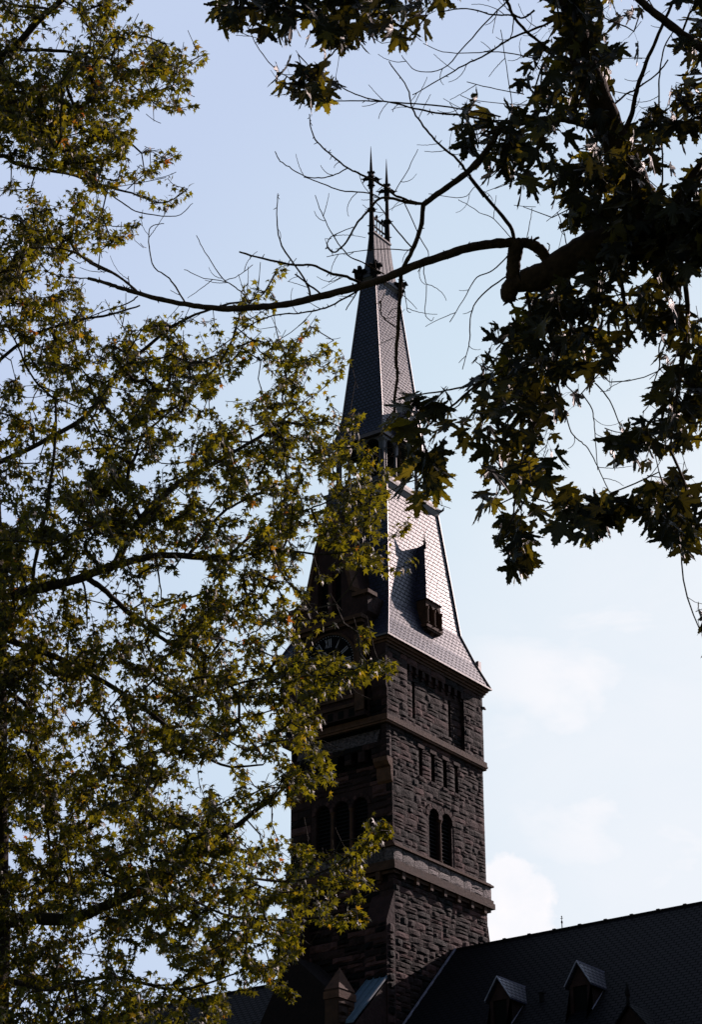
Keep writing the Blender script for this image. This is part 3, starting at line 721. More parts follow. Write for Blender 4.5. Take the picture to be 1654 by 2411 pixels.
b.tube([(x, YR, ZR), (x, YR, ZR + 0.22), (x, YR, ZR + 0.25), (x, YR, ZR + 0.3), (x, YR, ZR + 0.34), (x, YR, ZR + 0.46), (x, YR, ZR + 0.48), (x, YR, ZR + 0.52)], [0.02, 0.018, 0.035, 0.035, 0.014, 0.012, 0.03, 0.005], 6)
b.tube([(x - 0.05, YR, ZR + 0.42), (x + 0.05, YR, ZR + 0.42)], 0.012, 5)
b.build('roof_finial', 'iron', HL)
def hall_dormer(x, yb, hw, zr_, ze_):
    """gabled dormer looking to the front; its ridge meets the roof at yb"""
    yf = yb - 1.7; zw = ze_ - 1.35
    m = MB(); ov = 0.12
    for s_ in (-1, 1):
        e0 = (x + s_ * (hw + ov), yf - 0.15, ze_); yi = YR - (ZR - ze_) / SL
        m.prism([(x, yf - 0.15, zr_), e0, (e0[0], yi, ze_), (x, yb, zr_)], (0, 0, -0.07))
    rf = None
    w = MB()
    for s_ in (-1, 1): w.poly([(x + s_ * hw, yf, zw), (x + s_ * hw, YR - (ZR - zw) / SL - 0.05, zw - 0.3), (x + s_ * hw, YR - (ZR - ze_) / SL + 0.1, ze_), (x + s_ * hw, yf, ze_)], 0.3)
    w.poly([(x - hw, yf, ze_), (x + hw, yf, ze_), (x, yf, zr_ - 0.08)], 0.5)
    w.box(x - hw, x - hw + 0.13, yf - 0.02, yf + 0.1, zw, ze_, 0.4); w.box(x + hw - 0.13, x + hw, yf - 0.02, yf + 0.1, zw, ze_, 0.4); w.box(x - hw, x + hw, yf - 0.03, yf + 0.1, zw - 0.12, zw, 0.7)
    dd = w.build('roof_dormer', 'stone', HL)
    m.build('dormer_roof', 'slate', dd)
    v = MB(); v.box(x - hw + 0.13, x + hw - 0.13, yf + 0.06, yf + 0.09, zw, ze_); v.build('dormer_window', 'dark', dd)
    g = MB()
    g.tube([(x + hw + 0.02, yf, rz(yf) + 0.03), (x + hw + 0.02, YR - (ZR - ze_) / SL, ze_ - 0.02)], 0.022, 4)
    g.tube([(x, yf - 0.16, zr_ + 0.01), (x, yb, zr_ + 0.01)], 0.022, 4)
    for s_ in (-1, 1): g.tube([(x, yf - 0.17, zr_), (x + s_ * (hw + ov), yf - 0.17, ze_)], 0.02, 4)
    g.build('dormer_flashing', 'flash', dd)
hall_dormer(4.68, 1.23, 0.40, 22.19, 21.40)
hall_dormer(7.83, 1.27, 0.40, 22.23, 21.42)
# a broad cross gable at the foot of the picture
m = MB(); gx = 10.64; gz = 20.04
for s_ in (-1, 1): m.prism([(gx, -2.35, gz), (gx + s_ * 0.72, -2.35, gz - 0.85), (gx + s_ * 0.72, YR - (ZR - gz + 0.85) / SL, gz - 0.85), (gx, YR - (ZR - gz) / SL, gz)], (0, 0, -0.07))
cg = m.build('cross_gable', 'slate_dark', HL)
m = MB(); m.prism([(gx - 0.6, -2.2, gz - 2.5), (gx + 0.6, -2.2, gz - 2.5), (gx + 0.6, -2.2, gz - 0.8), (gx, -2.2, gz - 0.09), (gx - 0.6, -2.2, gz - 0.8)], (0, 1.0, 0), 0.3); m.build('gable_wall', 'stone', cg)
m = MB(); m.tube([(gx, -2.3, gz - 0.05), (gx, -2.3, gz + 0.2), (gx, -2.3, gz + 0.26), (gx, -2.3, gz + 0.42), (gx, -2.3, gz + 0.5), (gx, -2.3, gz + 0.64)], [0.07, 0.05, 0.09, 0.08, 0.05, 0.015], 6); m.build('gable_finial', 'iron', cg)
m = MB(); m.box(5.75, 5.87, 0.36, 0.48, 21.2, 21.62); m.box(5.72, 5.90, 0.33, 0.51, 21.62, 21.66); m.build('roof_vent', 'iron', HL)
# ---- front bay with copper roof and pinnacle
b = MB()
b.box(-4.6, -0.9, -2.8, -0.34, 0, 20.6, 0.15); b.box(-0.9, -0.02, -2.55, -0.34, 0, 20.55, 0.4)
b.prism([(-5.7, -2.8, 18), (-0.95, -2.8, 18), (-0.95, -2.8, 22.2), (-2.5, -2.8, 23.6), (-3.25, -2.8, 22.55), (-3.91, -2.8, 21.36), (-5.2, -2.8, 19.2)], (0, 1.6, 0), 0.12)
b.poly([(-0.01, -0.33, 20.5), (-0.01, -0.33, 22.95), (-0.01, -2.5, 20.85), (-0.01, -2.5, 20.5)], 0.5)
fb = b.build('front_bay', 'stone', HL)
b = MB()
b.prism([(0.02, -0.34, 23.10), (0.02, -2.62, 20.95), (-0.85, -2.62, 20.95), (-0.85, -0.34, 23.10)], (0, 0, -0.06))
cr = b.build('copper_roof', 'copper', HL)
b = MB()
for x in (0.0, -0.28, -0.56, -0.84): b.tube([(x, -0.34, 23.13), (x, -2.62, 20.98)], 0.022, 5)
b.box(-0.86, 0.03, -0.36, -0.33, 23.0, 23.22); b.each('standing_seam', 'copper', cr)
b = MB()
px0, px1, py0, py1 = -0.95, -0.35, -2.95, -2.0
ashlar(b, rng, (px1, py0, 0), Y, X, py1 - py0, 19, 21.75, depth=0.05, bulge=0.05); b.box(px0, px1 - 0.04, py0, py1, 18, 21.75, 0.3)
b.box(px0 - 0.04, px1 + 0.04, py0 - 0.04, py1 + 0.04, 21.76, 22.02, 0.9); b.box(px0 + 0.0, px1 - 0.0, py0 + 0.0, py1 - 0.0, 22.02, 22.1, 0.2)
A = [(px0 - 0.02, py0 - 0.02, 22.1), (px1 + 0.02, py0 - 0.02, 22.1), (px1 + 0.02, py1 + 0.02, 22.1), (px0 - 0.02, py1 + 0.02, 22.1)]; T = ((px0 + px1) / 2, (py0 + py1) / 2, 22.95)
for k in range(4): b.poly([A[k], A[(k + 1) % 4], T], 0.8)
b.build('pinnacle', 'brown', HL)

# ------------------------------------------------------------------ ground
b = MB(); b.poly([(-400, -300, 0), (400, -300, 0), (400, 500, 0), (-400, 500, 0)])
g = b.build('lawn', 'grass'); g['kind'] = 'structure'
#TREES
# ================================================================== trees
def snoise(u, v, s, seed):
    return (math.sin(u / s + seed) * math.cos(v / s * 1.3 + seed * 2.1) + 0.5 * math.sin(u / s * 2.3 + v / s * 1.7 + seed * 3.3)) / 1.5
def catmull(P, k=4):
    out = []
    n = len(P)
    for i in range(n - 1):
        a, b_, c, d = P[max(i - 1, 0)], P[i], P[i + 1], P[min(i + 2, n - 1)]
        for q in range(k):
            t = q / k
            out.append(tuple(0.5 * ((2 * b_[j]) + (-a[j] + c[j]) * t + (2 * a[j] - 5 * b_[j] + 4 * c[j] - d[j]) * t * t + (-a[j] + 3 * b_[j] - 3 * c[j] + d[j]) * t ** 3) for j in range(len(b_))))
    out.append(tuple(P[-1])); return out
def leaf_outline(detail):
    """silver-maple blade in its own plane: stalk at the origin, tip towards +y"""
    lob = [(0, 1.0), (52, 0.88), (112, 0.52)]
    pts = []
    def lobe(a, r, w, teeth):
        a = math.radians(a)
        q = []
        if teeth:
            prof = [(-1.0, 0.42), (-0.74, 0.58), (-1.05, 0.70), (-0.55, 0.75), (-0.66, 0.86), (-0.2, 0.86), (0, 1.0), (0.2, 0.86), (0.66, 0.86), (0.55, 0.75), (1.05, 0.70), (0.74, 0.58), (1.0, 0.42)]
        else: prof = [(-0.95, 0.50), (0, 1.0), (0.95, 0.50)]
        for s_, rr in prof:
            R_ = r * rr; off = s_ * w * (1 - 0.25 * rr)
            q.append((math.sin(a) * R_ + math.cos(a) * off, math.cos(a) * R_ - math.sin(a) * off))
        return q
    order = [(-112, 0.52, 0.12), (-50, 0.88, 0.17), (0, 1.0, 0.20), (50, 0.88, 0.17), (112, 0.52, 0.12)]
    if not detail: order = [(a, r, w * 0.78) for a, r, w in order]
    for a, r, w in order: pts += lobe(a, r, w, detail)
    c = [(x, y + 0.30) for x, y in pts]
    return [(0.0, 0.10)] + c, (0.0, 0.30)
class Leaves:
    def __init__(s, detail):
        s.out, s.c = leaf_outline(detail); s.out = np.array(s.out); s.n = len(s.out)
        s.V = []; s.T = []; s.k = 0
    def add(s, rng, base, tip, nrm, size, tone, fold=0.25, droop=0.25):
        tip = tip.normalized(); side = tip.cross(nrm)
        if side.length < 1e-3: side = tip.orthogonal()
        side.normalize(); nrm = side.cross(tip)
        x = s.out[:, 0] * size * rng.uniform(0.85, 1.05); y = s.out[:, 1] * size / 1.3
        z = -droop * y * y / size - fold * np.abs(x) * rng.uniform(0.3, 1.0) + 0.02 * size * np.sin(s.out[:, 0] * 25 + rng.uniform(0, 6))
        X_, Y_, Z_ = np.array(side), np.array(tip), np.array(nrm); B = np.array(base)
        P = B + x[:, None] * X_ + y[:, None] * Y_ + z[:, None] * Z_
        c = B + Y_ * s.c[1] * size / 1.3
        s.V.append(np.vstack([P, c[None]])); s.T.append(tone); s.k += 1
    def build(s, name, mat, parent):
        n = s.n; base = np.array(parent['_base']); V = np.vstack(s.V) - base
        k = s.k; idx = np.arange(n); tri = np.stack([np.full(n, n), idx, (idx + 1) % n], 1)
        F = (tri[None] + (np.arange(k) * (n + 1))[:, None, None]).reshape(-1, 3)
        me = bpy.data.meshes.new(name); me.vertices.add(len(V)); me.vertices.foreach_set('co', V.astype(np.float32).ravel())
        me.loops.add(F.size); me.loops.foreach_set('vertex_index', F.astype(np.int32).ravel())
        me.polygons.add(len(F)); me.polygons.foreach_set('loop_start', np.arange(0, F.size, 3, dtype=np.int32)); me.polygons.foreach_set('loop_total', np.full(len(F), 3, np.int32))
        me.update(calc_edges=True)
        at = me.attributes.new('tone', 'FLOAT', 'FACE'); at.data.foreach_set('value', np.repeat(np.array(s.T, np.float32), n))
        me.materials.append(M[mat]); me.validate()
        o = bpy.data.objects.new(name, me); col.objects.link(o); o.parent = parent; return o
class Grid:
    def __init__(s, rows, c0):
        s.r = rows; s.c0 = c0
    def cell(s, c, r):
        r = min(max(r, 0), len(s.r) - 1); row = s.r[r]; c -= s.c0
        if c < 0: return int(row[0]) if s.c0 == 0 else 0
        if c >= len(row): return int(row[-1]) if s.c0 else 0
        return int(row[c])
    def at(s, u, v):
        x = u / 50 - 0.5; y = v / 50 - 0.5; i = math.floor(x); j = math.floor(y); fx = x - i; fy = y - j
        return (s.cell(i, j) * (1 - fx) * (1 - fy) + s.cell(i + 1, j) * fx * (1 - fy) + s.cell(i, j + 1) * (1 - fx) * fy + s.cell(i + 1, j + 1) * fx * fy) / 9
def branch_mesh(pts, rads, rng, knob=0.07, n=8):
    b = MB(); m = len(pts)
    rr = [r * (1 + rng.uniform(-knob, knob)) for r in rads]
    b.tube(pts, rr, n)
    return b
class Tree:
    def __init__(s, obj, depth, wob, ws, seed, bark):
        s.o = obj; s.D = depth; s.w = wob; s.ws = ws; s.seed = seed; s.rng = random.Random(seed); s.bark = bark; s.nodes = []
    def dep(s, u, v): return s.D + s.w * snoise(u, v, s.ws, s.seed)
    def limb(s, pl, r0, r1, name='branch', parent=None, node=True, n=8, jit=2.0, dd=0.0, power=1.0, extra=None):
        """pl: places along the limb, r0/r1: radii in photo pixels"""
        C_ = catmull([(float(a), float(b_)) for a, b_ in pl], 5)
        L_ = len(C_); pts = []; rads = []
        for i, (u, v) in enumerate(C_):
            t = i / (L_ - 1); j = jit if 0 < i else 0
            d = s.dep(u, v) + dd * math.sin(math.pi * t / 2)
            uu = u + s.rng.uniform(-j, j) * 0.5; vv = v + s.rng.uniform(-j, j) * 0.5
            pts.append(unproj(uu, vv, d)); rads.append((r0 + (r1 - r0) * t ** power) * d / 5500)
        if node:
            for p in pts: s.nodes.append(p)
        if extra: pts = [Vector(q) for q in extra] + pts; rads = [rads[0] * k for k in np.linspace(1.6, 1.1, len(extra))] + rads
        mb = branch_mesh(pts, rads, s.rng, n=n)
        if r0 > 2.2 and name != 'trunk':       # buds and broken spurs
            for k in range(int(len(pts) * 0.35)):
                i = s.rng.randrange(1, len(pts) - 1); a = s.rng.uniform(0, 6.28); q = (UP2 * math.sin(a) + RT2 * math.cos(a) + FW * s.rng.uniform(-.5, .5)).normalized()
                ln = s.rng.uniform(3, 9) * s.D / 5500
                mb.tube([pts[i], pts[i] + q * (rads[i] + ln)], [rads[i] * 0.35 + 0.001, 0.0012], 4)
        return mb.build(name, s.bark, parent or s.o, smooth=True, fix=False)
def grow(tree, targets, kd, mind):
    """join every spray to the nearest wood already grown"""
    P = [np.array(p) for p in tree.nodes]; par = [-1] * len(P); nb = len(P)
    P = np.array(P); T = np.array([np.array(t) for t in targets]); left = np.ones(len(T), bool)
    order = []
    D = np.full(len(T), 1e9); Nn = np.zeros(len(T), int)
    for i0 in range(0, len(P), 400):
        d = np.linalg.norm(T[:, None] - P[None, i0:i0 + 400], axis=2); j = d.argmin(1); m = d[np.arange(len(T)), j]
        up = m < D; D[up] = m[up]; Nn[up] = j[up] + i0
    PL = list(P); ends = {}
    for _ in range(len(T)):
        k = int(np.argmin(np.where(left, D, 1e9))); left[k] = False
        a = PL[Nn[k]]; c = T[k]; L_ = np.linalg.norm(c - a)
        m = max(1, int(L_ / kd)); prev = int(Nn[k]); new = []
        side = np.array([tree.rng.uniform(-1, 1) for _ in range(3)]) * 0.10 * L_; side[2] -= 0.08 * L_
        for q in range(1, m + 1):
            t = q / m; p = a * (1 - t) + c * t + side * math.sin(math.pi * t)
            PL.append(p); par.append(prev); prev = len(PL) - 1; new.append(prev)
        ends[k] = prev
        for q in new:
            d = np.linalg.norm(T - PL[q], axis=1); up = (d < D) & left; D[up] = d[up]; Nn[up] = q
    return PL, par, ends, nb
def sprays(tree, grid, cols_, rows_, nleaf, area, size, scat, twig_kd, leaves, tone_fn, style, rmin, gain=1.0):
    rng = tree.rng; tg = []
    for r in rows_:
        for c in cols_:
            d = (grid.cell(c, r) / 9.5) ** style['pw']
            if d <= 0: continue
            want = -math.log(max(1 - d, 0.03)) * 2500 / (area * nleaf) * (1 + style['cl'] * snoise(c * 50, r * 50, 27, 5.0))
            k = int(want) + (1 if rng.random() < want - int(want) else 0)
            for _ in range(k):
                u = (c + rng.random()) * 50; v = (r + rng.random()) * 50
                tg.append(unproj(u, v, tree.dep(u, v) + rng.gauss(0, scat)))
    PL, par, ends, nb = grow(tree, tg, twig_kd, 0)
    w = np.zeros(len(PL))
    for k in ends.values(): w[k] += 1
    for i in range(len(PL) - 1, nb - 1, -1):
        if par[i] >= 0: w[par[i]] += w[i]
    tw = MB(); kids = {}
    for i in range(nb, len(PL)): kids.setdefault(par[i], []).append(i)
    rad = lambda i: rmin * (1 + 0.55 * math.sqrt(max(w[i], 1) - 1)) if w[i] < 60 else rmin * 5.2
    done = set()
    for i in range(nb, len(PL)):
        if i in done: continue
        ch = [PL[par[i]], PL[i]]; rr = [rad(i), rad(i)]; done.add(i); j = i
        while kids.get(j):
            nx = max(kids[j], key=lambda q: w[q])
            if nx in done: break
            done.add(nx); ch.append(PL[nx]); rr.append(rad(nx)); j = nx
        tw.tube([tuple(p) for p in ch], rr, 4, caps=False)
    def px(p):
        d = Vector(p) - CAMP; z = d.dot(FW); return 827 + 5500 * d.dot(RT2) / z, 1205.5 - 5500 * d.dot(UP2) / z
    for k, e in ends.items():
        end = Vector(PL[e]); a = par[e]; b0 = Vector(PL[a]) if a >= 0 else end
        a2 = par[a] if a >= nb else -1
        if a2 >= 0: b0 = Vector(PL[a2])
        dr = (end - b0)
        if dr.length < 1e-3: dr = Vector((rng.uniform(-1, 1), rng.uniform(-1, 1), 0.2))
        ln = style['len']; dr.normalize()
        dr = (dr + Vector((rng.gauss(0, .25), rng.gauss(0, .25), rng.gauss(0.1, .25)))).normalized()
        st = end - dr * ln * 0.5; curve = Vector((0, 0, style['curl']))
        prev = end - dr * ln * 0.5; tp = [prev]; ph = rng.uniform(0, 6.28); placed = 0
        nl = max(2, int(round(nleaf * rng.uniform(0.7, 1.35)))); pairs = (nl + 1) // 2
        ax1 = dr.orthogonal().normalized(); ax2 = dr.cross(ax1)
        bright = rng.gauss(0, 0.1)
        for q in range(pairs):
            t = (q + 0.6) / pairs; pos = st + dr * ln * t + curve * (t * t) * ln
            tp.append(pos)
            for s_ in (0, math.pi):
                if placed >= nl: break
                an = ph + q * 1.57 + s_; pd = (ax1 * math.cos(an) + ax2 * math.sin(an)); pd = (pd + dr * 0.5 + Vector((0, 0, style['petup']))).normalized()
                pl = size * rng.uniform(0.3, 0.7); bs = pos + pd * pl
                sz = size * rng.uniform(0.6, 1.2) * (1 - 0.25 * (q == pairs - 1))
                tip = (pd * style['out'] + Vector((0, 0, -1)) * style['down'] + Vector((rng.gauss(0, .3), rng.gauss(0, .3), rng.gauss(0, .25)))).normalized()
                ctr = bs + tip * sz * 0.45
                u, v = px(ctr)
                if rng.random() > (grid.at(u, v) - style.get('cut', 0.10)) * style['keep']: placed += 1; continue
                nm = Vector((rng.gauss(0, style['nr']), rng.gauss(0, style['nr']), 0)) + style['nb']
                leaves.add(rng, bs, tip, nm, sz, tone_fn(rng, u, v, bright), style['fold'] * rng.uniform(-0.4, 2.2), style['droop'] * rng.uniform(-0.3, 2.5))
                mid = pos + pd * pl * 0.5 + Vector((0, 0, 0.1 * pl))
                tw.tube([tuple(pos), tuple(mid), tuple(bs + tip * sz * 0.08)], [rmin * 0.45] * 3, 3, caps=False); placed += 1
        if len(tp) > 1: tw.tube([tuple(p) for p in tp], [rmin * 0.9] * len(tp), 4, caps=False)
    return tw, len(tg)

def tip_spray(tree, tw, leaves, pl, n, size, spread, tone_fn, style, rmin, bright=0.0):
    """one slender shoot with its own leaves in pairs"""
    rng = tree.rng; C_ = catmull([(float(a), float(b_)) for a, b_ in pl], 6)
    off = rng.gauss(0, 0.25); P = [unproj(u, v, tree.dep(u, v) + off) for u, v in C_]
    tw.tube([tuple(p) for p in P], [rmin * (1.5 - 0.8 * k / (len(P) - 1)) for k in range(len(P))], 4, caps=False)
    for k in range(n):
        t = (0.12 + 0.88 * (k / max(1, n - 1)) ** 0.9) * (len(P) - 1); i = min(int(t), len(P) - 2); pos = P[i].lerp(P[i + 1], t - i)
        dr = (P[i + 1] - P[i]).normalized(); a1 = dr.orthogonal().normalized(); a2 = dr.cross(a1); an = rng.uniform(0, 6.28)
        pd = (a1 * math.cos(an) + a2 * math.sin(an) + dr * 0.4).normalized(); bs = pos + pd * spread * rng.uniform(0.3, 1.0)
        tip = (pd * style['out'] + Vector((0, 0, -1)) * style['down'] + Vector((rng.gauss(0, .3), rng.gauss(0, .3), rng.gauss(0, .2)))).normalized()
        nm = Vector((rng.gauss(0, style['nr']), rng.gauss(0, style['nr']), 0)) + style['nb']
        leaves.add(rng, bs, tip, nm, size * rng.uniform(0.7, 1.15), tone_fn(rng, 0, 0, bright), style['fold'], style['droop'])
        tw.tube([tuple(pos), tuple(bs)], [rmin * 0.4] * 2, 3, caps=False)

# ---- the fine-leaved maple on the left
GL = Grid(['7655640000000000000','4333545100000000000','7556674755000000000','9559976761000000000','9985866641000000000','9998770230000000000','9999773000000000000',
'4779871520000000000','4202754320000000000','2627412310000000000','4885633000000000000','7986652000000000000','9642100000000200000','9645000000034000000','8878240230064000000',
'5987225744342040000','4488577373546724100','0577778788622743300','5376746788225632000','6444648764547764300','6565487745867876500','5355586638877778441','6362883468676755665',
'4568986854666757870','5758898877647947881','9888476776658846671','9487666544768724563','9643244423756453100','9637146467876543000','8557546688656653230','8866778588655342000',
'9979857657756787664','8748747878877685410','8773757687755461000','7786567888667760000','8864758876644663000','8976889763253665000','9998788633466622000','7788778788843000031',
'6678768689853420262','5788787888876664520','8898898987676654530','5688588788788766420','8847587777887644520','6886364778877710000','7875573367887710000','8877684676544100000','7877878566631000000'], 0)
LT = thing('maple_tree', 'tall fine-leaved maple on the left whose lit olive sprays overlap the tower', 'tree', tuple(unproj(-10, 2411, 21).xy) + (0,))
TL = Tree(LT, 21.0, 1.6, 330, 3, 'bark_far')
gx_, gy_ = LT.location.x, LT.location.y
TL.limb([(-26, 2620), (-12, 2300), (-14, 1900), (-12, 1500), (-30, 1100), (-70, 700), (-90, 250), (-140, -100)], 36, 16, 'trunk', extra=[(gx_, gy_, 0), (gx_ + 0.05, gy_, 2.5)], n=12)
for o_, r0, r1 in [
    ([(-70, 300), (0, 138), (31, 117), (86, 52), (145, 0), (190, -60)], 12, 6), ([(31, 117), (138, 119), (186, 128), (272, 159), (304, 169), (400, 165), (480, 128)], 4.5, 1.2),
    ([(269, 162), (331, 217), (390, 259), (440, 258)], 2.2, 1), ([(-80, 380), (0, 366), (38, 385), (86, 397), (166, 410), (221, 431), (310, 455), (383, 478), (441, 445)], 6, 1.2),
    ([(221, 431), (286, 476), (328, 500), (414, 509), (454, 478)], 2, 0.8), ([(-20, 1400), (30, 1398), (69, 1390), (120, 1378), (172, 1366), (248, 1338), (297, 1324), (379, 1307), (470, 1312), (565, 1314)], 15, 6.5),
    ([(565, 1314), (593, 1304), (669, 1297), (755, 1305), (840, 1296)], 5, 1.6), ([(272, 1331), (293, 1283), (331, 1224), (379, 1172), (431, 1131), (470, 1110), (555, 1062), (640, 1010), (700, 960)], 11, 2.5),
    ([(331, 1224), (300, 1128), (320, 1070), (338, 1024), (397, 972), (480, 905)], 5, 1.8), ([(207, 1363), (241, 1386), (293, 1434), (331, 1469), (397, 1514), (470, 1560), (520, 1640)], 7.5, 3),
    ([(192, 1362), (202, 1404), (204, 1480)], 3, 1.6), ([(362, 1310), (376, 1369), (380, 1417)], 2.6, 1.2), ([(79, 1388), (79, 1338), (100, 1245), (119, 1131), (128, 1055), (131, 952), (114, 928), (72, 883), (34, 800), (5, 750)], 5, 1.6),
    ([(442, 1310), (490, 1248), (524, 1207), (586, 1172), (662, 1138), (710, 1110)], 4.5, 1.6), ([(538, 1312), (586, 1266), (621, 1245), (662, 1228), (724, 1200), (766, 1183), (850, 1140)], 4, 1.4),
    ([(-20, 2176), (70, 2162), (140, 2165), (195, 2155), (244, 2134), (314, 2102), (384, 2071), (454, 2019), (550, 1949), (595, 1914), (651, 1872), (700, 1820)], 17, 3),
    ([(454, 2019), (560, 2060), (680, 2075), (766, 2050), (843, 2001), (895, 1955)], 4, 1.2), ([(560, 2060), (650, 2100), (749, 2090), (860, 2075)], 2.6, 1), ([(384, 2075), (520, 2150), (650, 2165), (750, 2160), (850, 2157)], 3.4, 1),
    ([(0, 1620), (66, 1670), (90, 1800), (112, 1950), (120, 2100)], 6, 2.5), ([(0, 1500), (160, 1560), (300, 1640), (420, 1730), (520, 1800), (620, 1800)], 8, 2), ([(300, 1640), (460, 1640), (600, 1600), (750, 1590), (880, 1570)], 4, 1.2),
    ([(0, 2300), (120, 2330), (260, 2300), (420, 2330), (560, 2290)], 8, 2), ([(-60, 800), (40, 600), (150, 560), (186, 600), (276, 649), (321, 684)], 5, 2.5), ([(-60, 900), (60, 800), (160, 760), (260, 740), (330, 720)], 5, 2),
    ([(-30, 1100), (80, 1050), (200, 980), (260, 900), (330, 830), (420, 760), (520, 720), (610, 700), (650, 640)], 7, 1.3)]:
    TL.limb(o_, r0, r1, 'branch', n=7)
LL = Leaves(False)
def tone_l(rng, u, v, b_):
    if rng.random() < 0.014: return rng.uniform(0.9, 1.0)
    return min(0.86, max(0, rng.gauss(0.42, 0.2) + b_))
TOSUNH = Vector((TOSUN.x, TOSUN.y, 0)).normalized()
tw, nt_ = sprays(TL, GL, range(-2, 19), range(-2, 50), 14, 32, 0.064, 0.75, 0.13, LL, tone_l,
    dict(pw=1.40, cl=0.8, len=0.19, curl=0.3, petup=0.1, out=0.7, down=0.8, keep=2.7, cut=0.18, nr=0.55, nb=Vector((0, 0, 0.9)), fold=0.3, droop=0.35), 0.0034)
stl = dict(out=0.75, down=0.55, nr=0.55, nb=Vector((0, 0, 0.9)), fold=0.3, droop=0.4)
for pl, dn in [([(304, 152), (315, 120), (330, 80), (345, 58)], 1), ([(300, 165), (340, 168), (375, 140), (382, 110)], 1.3), ([(370, 168), (405, 152), (415, 128)], 1.3), ([(390, 170), (430, 165), (455, 150), (482, 128)], 0.9),
    ([(269, 162), (331, 217), (345, 224), (372, 215)], 1), ([(350, 232), (395, 250), (420, 256), (455, 248)], 1), ([(300, 445), (340, 410), (375, 385), (412, 362)], 1.1), ([(310, 455), (340, 462), (383, 478), (415, 465), (442, 446)], 1),
    ([(240, 335), (280, 305), (312, 310)], 1.5), ([(240, 380), (285, 360), (290, 330)], 1.3), ([(190, 565), (230, 540), (258, 508)], 1.2), ([(215, 575), (270, 565), (305, 545), (318, 526)], 1.1), ([(235, 290), (270, 282), (300, 262)], 1.5),
    ([(220, 110), (245, 70), (258, 25), (300, -5)], 1.6), ([(245, 140), (262, 105), (276, 85)], 1.6), ([(571, 735), (612, 700), (640, 660), (662, 625)], 0.8), ([(560, 770), (600, 745), (640, 720)], 1.0), ([(690, 812), (720, 788), (742, 764)], 1.3),
    ([(660, 880), (705, 858), (745, 838), (775, 822)], 1.3), ([(690, 968), (745, 928), (786, 890), (797, 869), (811, 838)], 0.7), ([(640, 920), (690, 880), (720, 850)], 1.3), ([(660, 1010), (715, 990), (765, 985)], 1.5), ([(790, 1050), (822, 1010), (844, 973)], 1.5),
    ([(835, 1120), (858, 1080), (870, 1052)], 1.4), ([(840, 1535), (862, 1505), (858, 1478)], 1.4), ([(740, 1600), (800, 1588), (860, 1580), (922, 1562)], 1.7), ([(880, 1300), (922, 1268), (945, 1240), (962, 1230)], 0.9), ([(890, 1350), (935, 1338), (978, 1325)], 0.7),
    ([(740, 2062), (800, 2032), (843, 2001), (880, 1962), (902, 1942), (912, 1962)], 2.3), ([(780, 2040), (840, 2015), (890, 1975)], 1.8), ([(735, 2095), (800, 2078), (840, 2068), (866, 2082)], 2.2), ([(735, 2162), (800, 2162), (838, 2148), (858, 2166)], 2.2), ([(670, 1985), (708, 1992), (735, 2014)], 2.2),
    ([(720, 1775), (762, 1795), (776, 1838)], 2.2), ([(690, 1810), (720, 1840), (725, 1868)], 2), ([(680, 1700), (730, 1710), (755, 1690)], 1.6), ([(560, 2290), (630, 2300), (670, 2330), (690, 2345)], 2), ([(640, 2150), (680, 2200), (700, 2240)], 2.2), ([(620, 2100), (680, 2120), (720, 2110)], 2), ([(830, 1200), (880, 1180), (910, 1150)], 1.4),
    ([(480, 900), (540, 880), (580, 840), (600, 800)], 1.5), ([(560, 960), (620, 940), (665, 900)], 1.4), ([(0, 960), (18, 915), (30, 900), (45, 940)], 2), ([(0, 1000), (40, 985), (60, 1010)], 2), ([(0, 1130), (40, 1110), (80, 1150)], 1.6)]:
    ln = sum(math.hypot(a[0] - c[0], a[1] - c[1]) for a, c in zip(pl, pl[1:]))
    tip_spray(TL, tw, LL, pl, int(ln / 3.0 * dn), 0.064, 0.05, tone_l, stl, 0.0034, 0.08)
t_ = tw.build('twigs', 'bark_far', LT, fix=False); t_['kind'] = 'stuff'
LL.build('crown', 'leaf_far', LT)

# ---- the broad-leaved maple hanging in from the right
GR = Grid([a + b_ for a, b_ in [('4888888987673', '100168363178'), ('0325747888710', '000168432067'), ('0000124203100', '000789752388'), ('0000366300000', '003878510477'), ('0001477000004', '404779400488'),
('0000042000002', '887876526886'), ('0000000000003', '899734777743'), ('0000000000000', '278667885303'), ('0000000000000', '046388993267'), ('0000000000000', '002177999999'), ('0000000000000', '000047899999'),
('0000000000000', '000000467888'), ('0000000000000', '000007877776'), ('0000000000000', '004788737822'), ('0000000000000', '007887878832'), ('0000000000000', '077888887665'), ('0000000000000', '366888710587'),
('0000000000001', '689987500788'), ('0000000002543', '889876002897'), ('0000000001554', '667750002984'), ('0000000001355', '548820587875'), ('0000000001662', '368720153430'), ('0000000001660', '377810004630'),
('0000000000640', '466467716986'), ('0000000000000', '077378726986'), ('0000000000000', '068125100760'), ('0000000000000', '028000000000'), ('0000000000000', '003000000000'), ('0000000000000', '000000000014'), ('0000000000000', '000000000004')]], 9)
tb = unproj(2250, 900, 10.3)
RTREE = thing('maple_tree', 'dark broad-leaved maple at upper right with a bare dead branch crossing the spire', 'tree', (tb.x, tb.y, 0))
TR = Tree(RTREE, 9.8, 0.35, 420, 11, 'bark')
TR.limb([(2250, 1500), (2230, 1100), (2240, 700), (2300, 200), (2350, -300)], 150, 110, 'trunk', extra=[(tb.x, tb.y, 0), (tb.x, tb.y, 2.0)], n=14, node=False)
TR.limb([(2240, 900), (2000, 700), (1820, 590), (1700, 560), (1600, 556), (1540, 552), (1482, 560), (1413, 578), (1343, 612), (1300, 640), (1262, 655), (1225, 662)], 95, 27, n=12, power=0.55)
